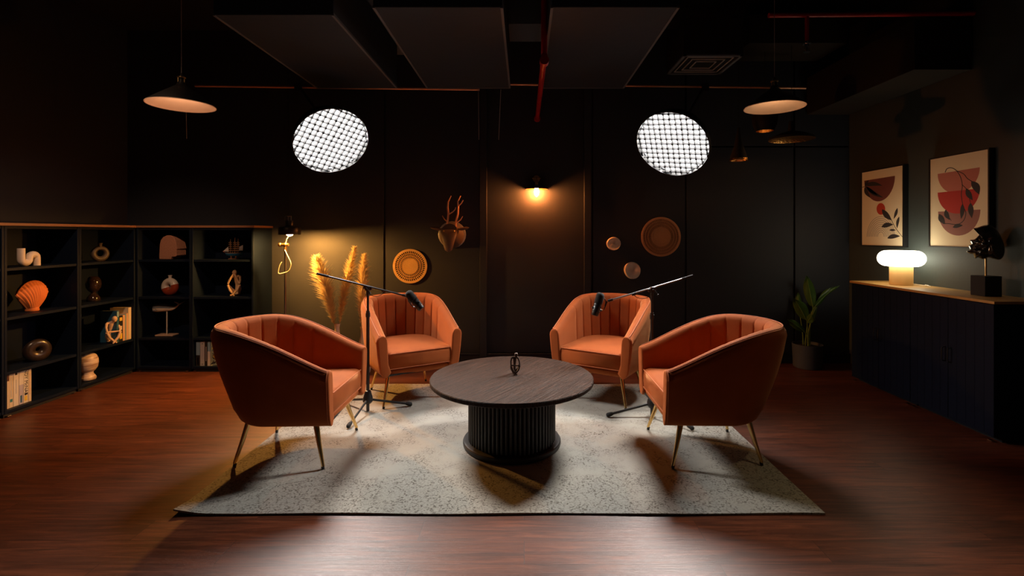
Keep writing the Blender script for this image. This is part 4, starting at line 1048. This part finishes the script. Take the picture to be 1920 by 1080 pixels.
# black shell sculpture
sh = thing('shell_sculpture', 'glossy black shell sculpture on a thin rod and black block', 'sculpture', (3.118, 3.35, ZT))
MB().box((-.057, -.055, 0), (.057, .055, .135)).build('plinth_block', blackmatte_m, sh, bevel=.003)
MB().cyl((0, 0, .135), (0, 0, .26), .0055, n=12).build('rod', brass_m, sh)
nv = Vector((-.681, -.732, 0)); hv = Vector((.732, -.681, 0)); P0 = Vector(sh.location)
def shp(zx, zy):      # outline traced in the upright plane of the rod that faces the room
    px_ = 1600 + zx/3.483; py_ = 270 + zy/3.483; dx_ = (px_-CX)/F
    t_q = P0.dot(nv) / (dx_*nv.x + nv.y); return ((Vector((dx_*t_q, t_q, 0)) - Vector((P0.x, P0.y, 0))).dot(hv), H - (py_-CY)*t_q/F - P0.z)
def sm(pts, k=5):
    out = []; n = len(pts)
    for i in range(n):
        p0, p1, p2, p3 = pts[i-1], pts[i], pts[(i+1) % n], pts[(i+2) % n]
        for q in range(k):
            u = q/k; out.append(tuple(.5*((2*p1[c]) + (p2[c]-p0[c])*u + (2*p0[c]-5*p1[c]+4*p2[c]-p3[c])*u*u + (3*p1[c]-p0[c]-3*p2[c]+p3[c])*u**3) for c in (0, 1)))
    return out
outl = sm([shp(*p) for p in ((783, 551), (812, 545), (846, 533), (885, 529), (925, 548), (958, 590), (980, 640), (990, 690), (980, 735), (955, 756), (915, 750), (880, 742), (845, 752), (815, 742), (795, 748), (780, 722), (757, 716), (738, 702), (760, 690), (752, 662), (770, 655), (762, 628), (790, 622), (812, 604), (826, 582), (815, 566))])
cx_ = shp(880, 655)
rings = []; K = 13
for side_ in (1, -1):
    for i in (range(K+1) if side_ == 1 else range(K-1, -1, -1)):
        q = i/K; sc2 = math.sin(q*PI/2)**.9 if q > 0 else .01; dep = .066*math.cos(q*PI/2)*side_
        ring = []
        for j, p in enumerate(outl):
            a = math.atan2(p[1]-cx_[1], p[0]-cx_[0]); l = math.hypot(p[0]-cx_[0], p[1]-cx_[1])
            rid = 1 + .10*math.sin(6*a + q*5)*math.sin(q*PI) 
            ring.append(hv*(cx_[0] + (p[0]-cx_[0])*sc2) + nv*(dep*rid + .010*math.sin(l*sc2*85 + a*2)*(1-q)*side_) + Vector((0, 0, cx_[1] + (p[1]-cx_[1])*sc2)))
        rings.append(ring)
MB().rings(rings).build('shell', blackgloss_m, sh, smooth=75)

# ------------------------------------------------------------------ framed posters on the right wall
XP = 3.2245
def wp(zx, zy, X=XP):      # crop (1600,270) at 3.483x -> point on the poster plane
    px_ = 1600 + zx/3.483; py_ = 270 + zy/3.483; Y = X*F/(px_-CX); return Vector((X, Y, H-(py_-CY)*Y/F))
for nme, c in (('ink_plum', (.19, .055, .045)), ('ink_red', (.55, .05, .02)), ('ink_black', (.035, .03, .03)), ('ink_rose', (.55, .19, .14)), ('ink_crimson', (.52, .045, .035)), ('ink_mauve', (.34, .15, .12)), ('ink_blush', (.62, .30, .24)), ('ink_grey', (.30, .28, .25))):
    mat(nme, c, .8)
def poster(label, c4, y0, y1, z0, z1):
    t = thing('framed_poster', label, 'poster', (XR, (y0+y1)/2, z0), 0, 'framed abstract posters'); o_ = Vector(t.location)
    fr = MB(); b_w = .010
    lo = Vector((XP-.006, y0-b_w, z0-b_w)) - o_; hi = Vector((XR-.0005, y1+b_w, z1+b_w)) - o_
    fr.box(lo, (hi.x, lo.y+b_w, hi.z)); fr.box((lo.x, hi.y-b_w, lo.z), hi); fr.box((lo.x, lo.y+b_w, lo.z), (hi.x, hi.y-b_w, lo.z+b_w)); fr.box((lo.x, lo.y+b_w, hi.z-b_w), (hi.x, hi.y-b_w, hi.z))
    fr.build('frame', black_m, t)
    MB().box(Vector((XP, y0, z0))-o_, Vector((XP+.006, y1, z1))-o_).build('paper', paper_m, t)
    return t, o_
lay_ = [0]
def ink(t, o_, m, pts, lift):
    P = [wp(*p) - o_ + Vector((-lift, 0, 0)) for p in pts]
    MB().poly_prism(P, (lift*.9, 0, 0)).build('print_shape', MATS[m], t, smooth=0)
def smoothpts(pts, k=6, closed=True):
    out = []; n = len(pts)
    for i in range(n if closed else n-1):
        p0 = pts[(i-1) % n] if closed or i > 0 else pts[0]; p1 = pts[i]; p2 = pts[(i+1) % n]; p3 = pts[(i+2) % n] if closed or i+2 < n else pts[-1]
        for q in range(k):
            u = q/k; out.append(tuple(.5*((2*p1[c]) + (p2[c]-p0[c])*u + (2*p0[c]-5*p1[c]+4*p2[c]-p3[c])*u*u + (3*p1[c]-p0[c]-3*p2[c]+p3[c])*u**3) for c in (0, 1)))
    if not closed: out.append(pts[-1])
    return out
def stroke(pts, w):
    L_, R_ = [], []
    for i, p in enumerate(pts):
        a = pts[max(i-1, 0)]; c = pts[min(i+1, len(pts)-1)]; dx_, dy_ = c[0]-a[0], c[1]-a[1]; l = math.hypot(dx_, dy_) or 1
        L_.append((p[0]-dy_/l*w, p[1]+dx_/l*w)); R_.append((p[0]+dy_/l*w, p[1]-dx_/l*w))
    return L_ + R_[::-1]
def leafpts(a, c, w, bend=0):
    dx_, dy_ = c[0]-a[0], c[1]-a[1]; l = math.hypot(dx_, dy_); nx_, ny_ = -dy_/l, dx_/l; L_, R_ = [], []
    for k in range(13):
        u = k/12; s_ = math.sin(PI*u**.85)*w; bx, by = a[0]+dx_*u+nx_*bend*math.sin(PI*u), a[1]+dy_*u+ny_*bend*math.sin(PI*u)
        L_.append((bx+nx_*s_, by+ny_*s_)); R_.append((bx-nx_*s_, by-ny_*s_))
    return L_ + R_[::-1][1:-1]
def half_disc(x0, x1, y0, y1, depth, n=22):     # top edge from (x0,y0) to (x1,y1), bowl below
    pts = []
    for k in range(n+1):
        a = PI*k/n; u = (1-math.cos(a))/2; pts.append((x0+(x1-x0)*u, y0+(y1-y0)*u + depth*math.sin(a)))
    return pts
a_ = wp(57, 188); c_2 = wp(325, 140)
t, o_ = poster('framed abstract poster with plum bowl, red dot and line rainbow, left one', None, c_2.y, a_.y, wp(325, 668).z, c_2.z)
ink(t, o_, 'ink_plum', half_disc(72, 272, 240, 208, 150), .0004)
ink(t, o_, 'ink_red', [(180+28*math.cos(2*PI*k/28), 424+38*math.sin(2*PI*k/28)) for k in range(28)], .0004)
for k in range(9):
    R_ = 90-8.6*k
    arc = [(180-R_*math.cos(PI*q/24)*1.0, 605-(R_*1.46)*math.sin(PI*q/24)*1.0) for q in range(25)]
    ink(t, o_, 'ink_grey', stroke(arc, 1.2), .0005)
for a, c, w, bd in (((72, 272), (190, 272), 14, -12), ((78, 278), (196, 350), 13, 8), ((74, 282), (112, 352), 12, 6), ((76, 270), (100, 236), 9, 0), ((84, 276), (160, 334), 10, 4),
                    ((188, 426), (252, 500), 17, 4), ((288, 418), (264, 490), 9, -2), ((300, 474), (286, 552), 9, 4), ((184, 542), (262, 526), 15, -6), ((236, 562), (278, 562), 7, 0), ((222, 615), (306, 602), 14, -6)):
    ink(t, o_, 'ink_black', leafpts(a, c, w, bd), .0008)
ink(t, o_, 'ink_black', stroke(smoothpts([(58, 283), (80, 276), (110, 262)], 5, False), 1.6), .001)
ink(t, o_, 'ink_black', stroke(smoothpts([(250, 498), (276, 548), (320, 606)], 5, False), 1.4), .001)
a_ = wp(503, 108); c_2 = wp(883, 34)
t, o_ = poster('framed abstract poster with three stacked red bowls and a trailing vine, right one', None, c_2.y, a_.y, wp(887, 676).z, c_2.z)
ink(t, o_, 'ink_rose', half_disc(551, 826, 196, 152, 148), .0003)
ink(t, o_, 'ink_mauve', half_disc(554, 830, 442, 428, 163), .0003)
ink(t, o_, 'ink_crimson', half_disc(551, 826, 318, 290, 150), .0005)
vine = smoothpts([(600, 185), (612, 162), (640, 156), (672, 172), (700, 215), (712, 270), (706, 330), (716, 400), (735, 450), (720, 500), (680, 525), (620, 520), (585, 520)], 6, False)
ink(t, o_, 'ink_black', stroke(vine, 2.2), .0007)
ink(t, o_, 'ink_black', stroke(smoothpts([(672, 174), (720, 195), (745, 225), (775, 244)], 6, False), 2.2), .0009)
ink(t, o_, 'ink_black', stroke(smoothpts([(708, 265), (735, 290), (755, 340), (765, 385)], 6, False), 1.8), .0009)
ink(t, o_, 'ink_black', stroke(smoothpts([(640, 500), (620, 470), (606, 430)], 6, False), 1.6), .0009)
for a, c, w, bd in (((772, 242), (822, 330), 24, -8), ((738, 290), (780, 368), 18, 4), ((766, 384), (774, 484), 18, 2), ((714, 390), (704, 490), 14, -3), ((602, 430), (630, 496), 15, 6), ((560, 458), (600, 524), 18, 4), ((650, 545), (716, 532), 13, -5)):
    ink(t, o_, 'ink_black', leafpts(a, c, w, bd), .0011)

# ------------------------------------------------------------------ potted plant
pl = thing('potted_plant', 'green broad-leaved plant in a dark grey pot by the back wall', 'plant', (at(1514, 0, 4.83).x, 4.83, 0))
MB().lathe([(.118, 0), (.125, .004), (.134, .215), (.135, .228), (.128, .228), (.124, .20), (.001, .195)], 40).build('pot', pot_m, pl, smooth=50)
MB().lathe([(.001, .208), (.05, .212), (.1, .206), (.125, .20)], 24).build('soil', mat('potting_soil', (.02, .014, .01), .95, bump=(80, 1.)), pl)
bl = thing
def blade(root, mid, tip, w, twist, fold=.35, k=1.):
    "a stalk with a broad blade; root -> blade start -> tip"
    root, mid, tip = Vector(root), Vector(mid), Vector(tip); w *= .66
    st = bez(root, root + Vector((0, 0, (mid.z-root.z)*.5)), mid - (tip-mid)*.2, mid, 10)
    l = MB(); d = tip - mid; sd = d.cross(Vector((math.cos(twist), math.sin(twist), .2))).normalized(); up_ = sd.cross(d).normalized()
    spine = bez(mid, mid + d*.35 + up_*d.length*.05, mid + d*.75 + up_*d.length*.04, tip - Vector((0, 0, d.length*.06*k)), 16)
    rows = []
    for i, p in enumerate(spine):
        u = i/16; ww = w*max(.01, math.sin(PI*min(1, u*.93+.07)**.8))
        if i == 16: ww = .0005
        rows.append([p + sd*ww*s_ + up_*abs(s_)*ww*fold + up_*.01*math.sin(u*9+s_*3)*abs(s_) for s_ in (-1, -.6, -.25, 0, .25, .6, 1)])
    top_ = len(rows); l.rings(rows, closed=False)
    lo_ = l.build('leaf', leaf_m, pl, smooth=70)
    so = lo_.modifiers.new('thick', 'SOLIDIFY'); so.thickness = .0012
    MB().tube(st + spine[1:14], [.0055 - .0035*i/24 for i in range(len(st)+13)], 8).build('stalk', leafedge_m, lo_)
def pp_(px_, py_, dy=0): return at(px_, py_, 4.83+dy) - Vector((pl.location.x, 4.83, 0))
for (rx, ry), m_, t_2, w_, tw in (((0, 0), (1524, 575, 0), (1512, 512, -.03), .075, 1.2), ((.02, 0), (1528, 575, .02), (1574, 531, .02), .055, 1.8), ((-.02, .0), (1512, 600, -.03), (1488, 556, -.08), .085, 1.0), ((-.01, -.03), (1508, 622, -.06), (1476, 596, -.12), .05, 1.7),
                                 ((.0, -.02), (1514, 604, -.06), (1523, 588, -.18), .06, .2), ((-.03, .02), (1500, 590, .03), (1496, 545, .06), .05, 1.3), ((.03, .01), (1521, 600, .0), (1531, 570, .05), .045, 1.1)):
    blade((rx, ry, .2), pp_(*m_), pp_(*t_2), w_, tw)

# added warm spot, no fixture in view, brightens the bookcase corner and left floor
sl = bpy.data.lights.new('added_spot', 'SPOT'); sl.energy = 125; sl.color = (1, .60, .36); sl.spot_size = math.radians(50); sl.spot_blend = .8; sl.shadow_soft_size = .04
so = bpy.data.objects.new('added_spot', sl); C.objects.link(so); so.location = (-2.2, 1.9, 3.2)
so.rotation_euler = (Vector((-3.4, 4.2, .6)) - Vector(so.location)).to_track_quat('-Z', 'Y').to_euler()

# added narrow spot, also unseen, puts a warm patch on the right floor
sl = bpy.data.lights.new('added_spot', 'SPOT'); sl.energy = 48; sl.color = (1, .72, .36); sl.spot_size = math.radians(36); sl.spot_blend = 1.; sl.shadow_soft_size = .04
so = bpy.data.objects.new('added_spot', sl); C.objects.link(so); so.location = (1.9, 2.0, 3.2)
so.rotation_euler = (Vector((1.72, 2.25, 0)) - Vector(so.location)).to_track_quat('-Z', 'Y').to_euler()

# ------------------------------------------------------------------ camera, world, view
cam = bpy.data.cameras.new('camera'); co = bpy.data.objects.new('camera', cam); C.objects.link(co)
co.location = (0, 0, H); co.rotation_euler = (PI/2, 0, 0)
cam.sensor_width = 36; cam.lens = 36*F/1920; cam.shift_x = (960-CX)/1920; cam.shift_y = (CY-540)/1920; cam.clip_start = .05
bpy.context.scene.camera = co
w = bpy.data.worlds.new('world'); bpy.context.scene.world = w; w.use_nodes = True
w.node_tree.nodes['Background'].inputs[0].default_value = (0, 0, 0, 1)
sc_ = bpy.context.scene
sc_.view_settings.view_transform = 'Standard'; sc_.view_settings.look = 'None'; sc_.view_settings.gamma = 1; sc_.view_settings.exposure = 0; sc_.view_settings.use_curve_mapping = False
sc_.cycles.max_bounces = 8; sc_.cycles.diffuse_bounces = 3; sc_.cycles.use_denoising = True; sc_.cycles.sample_clamp_indirect = 4
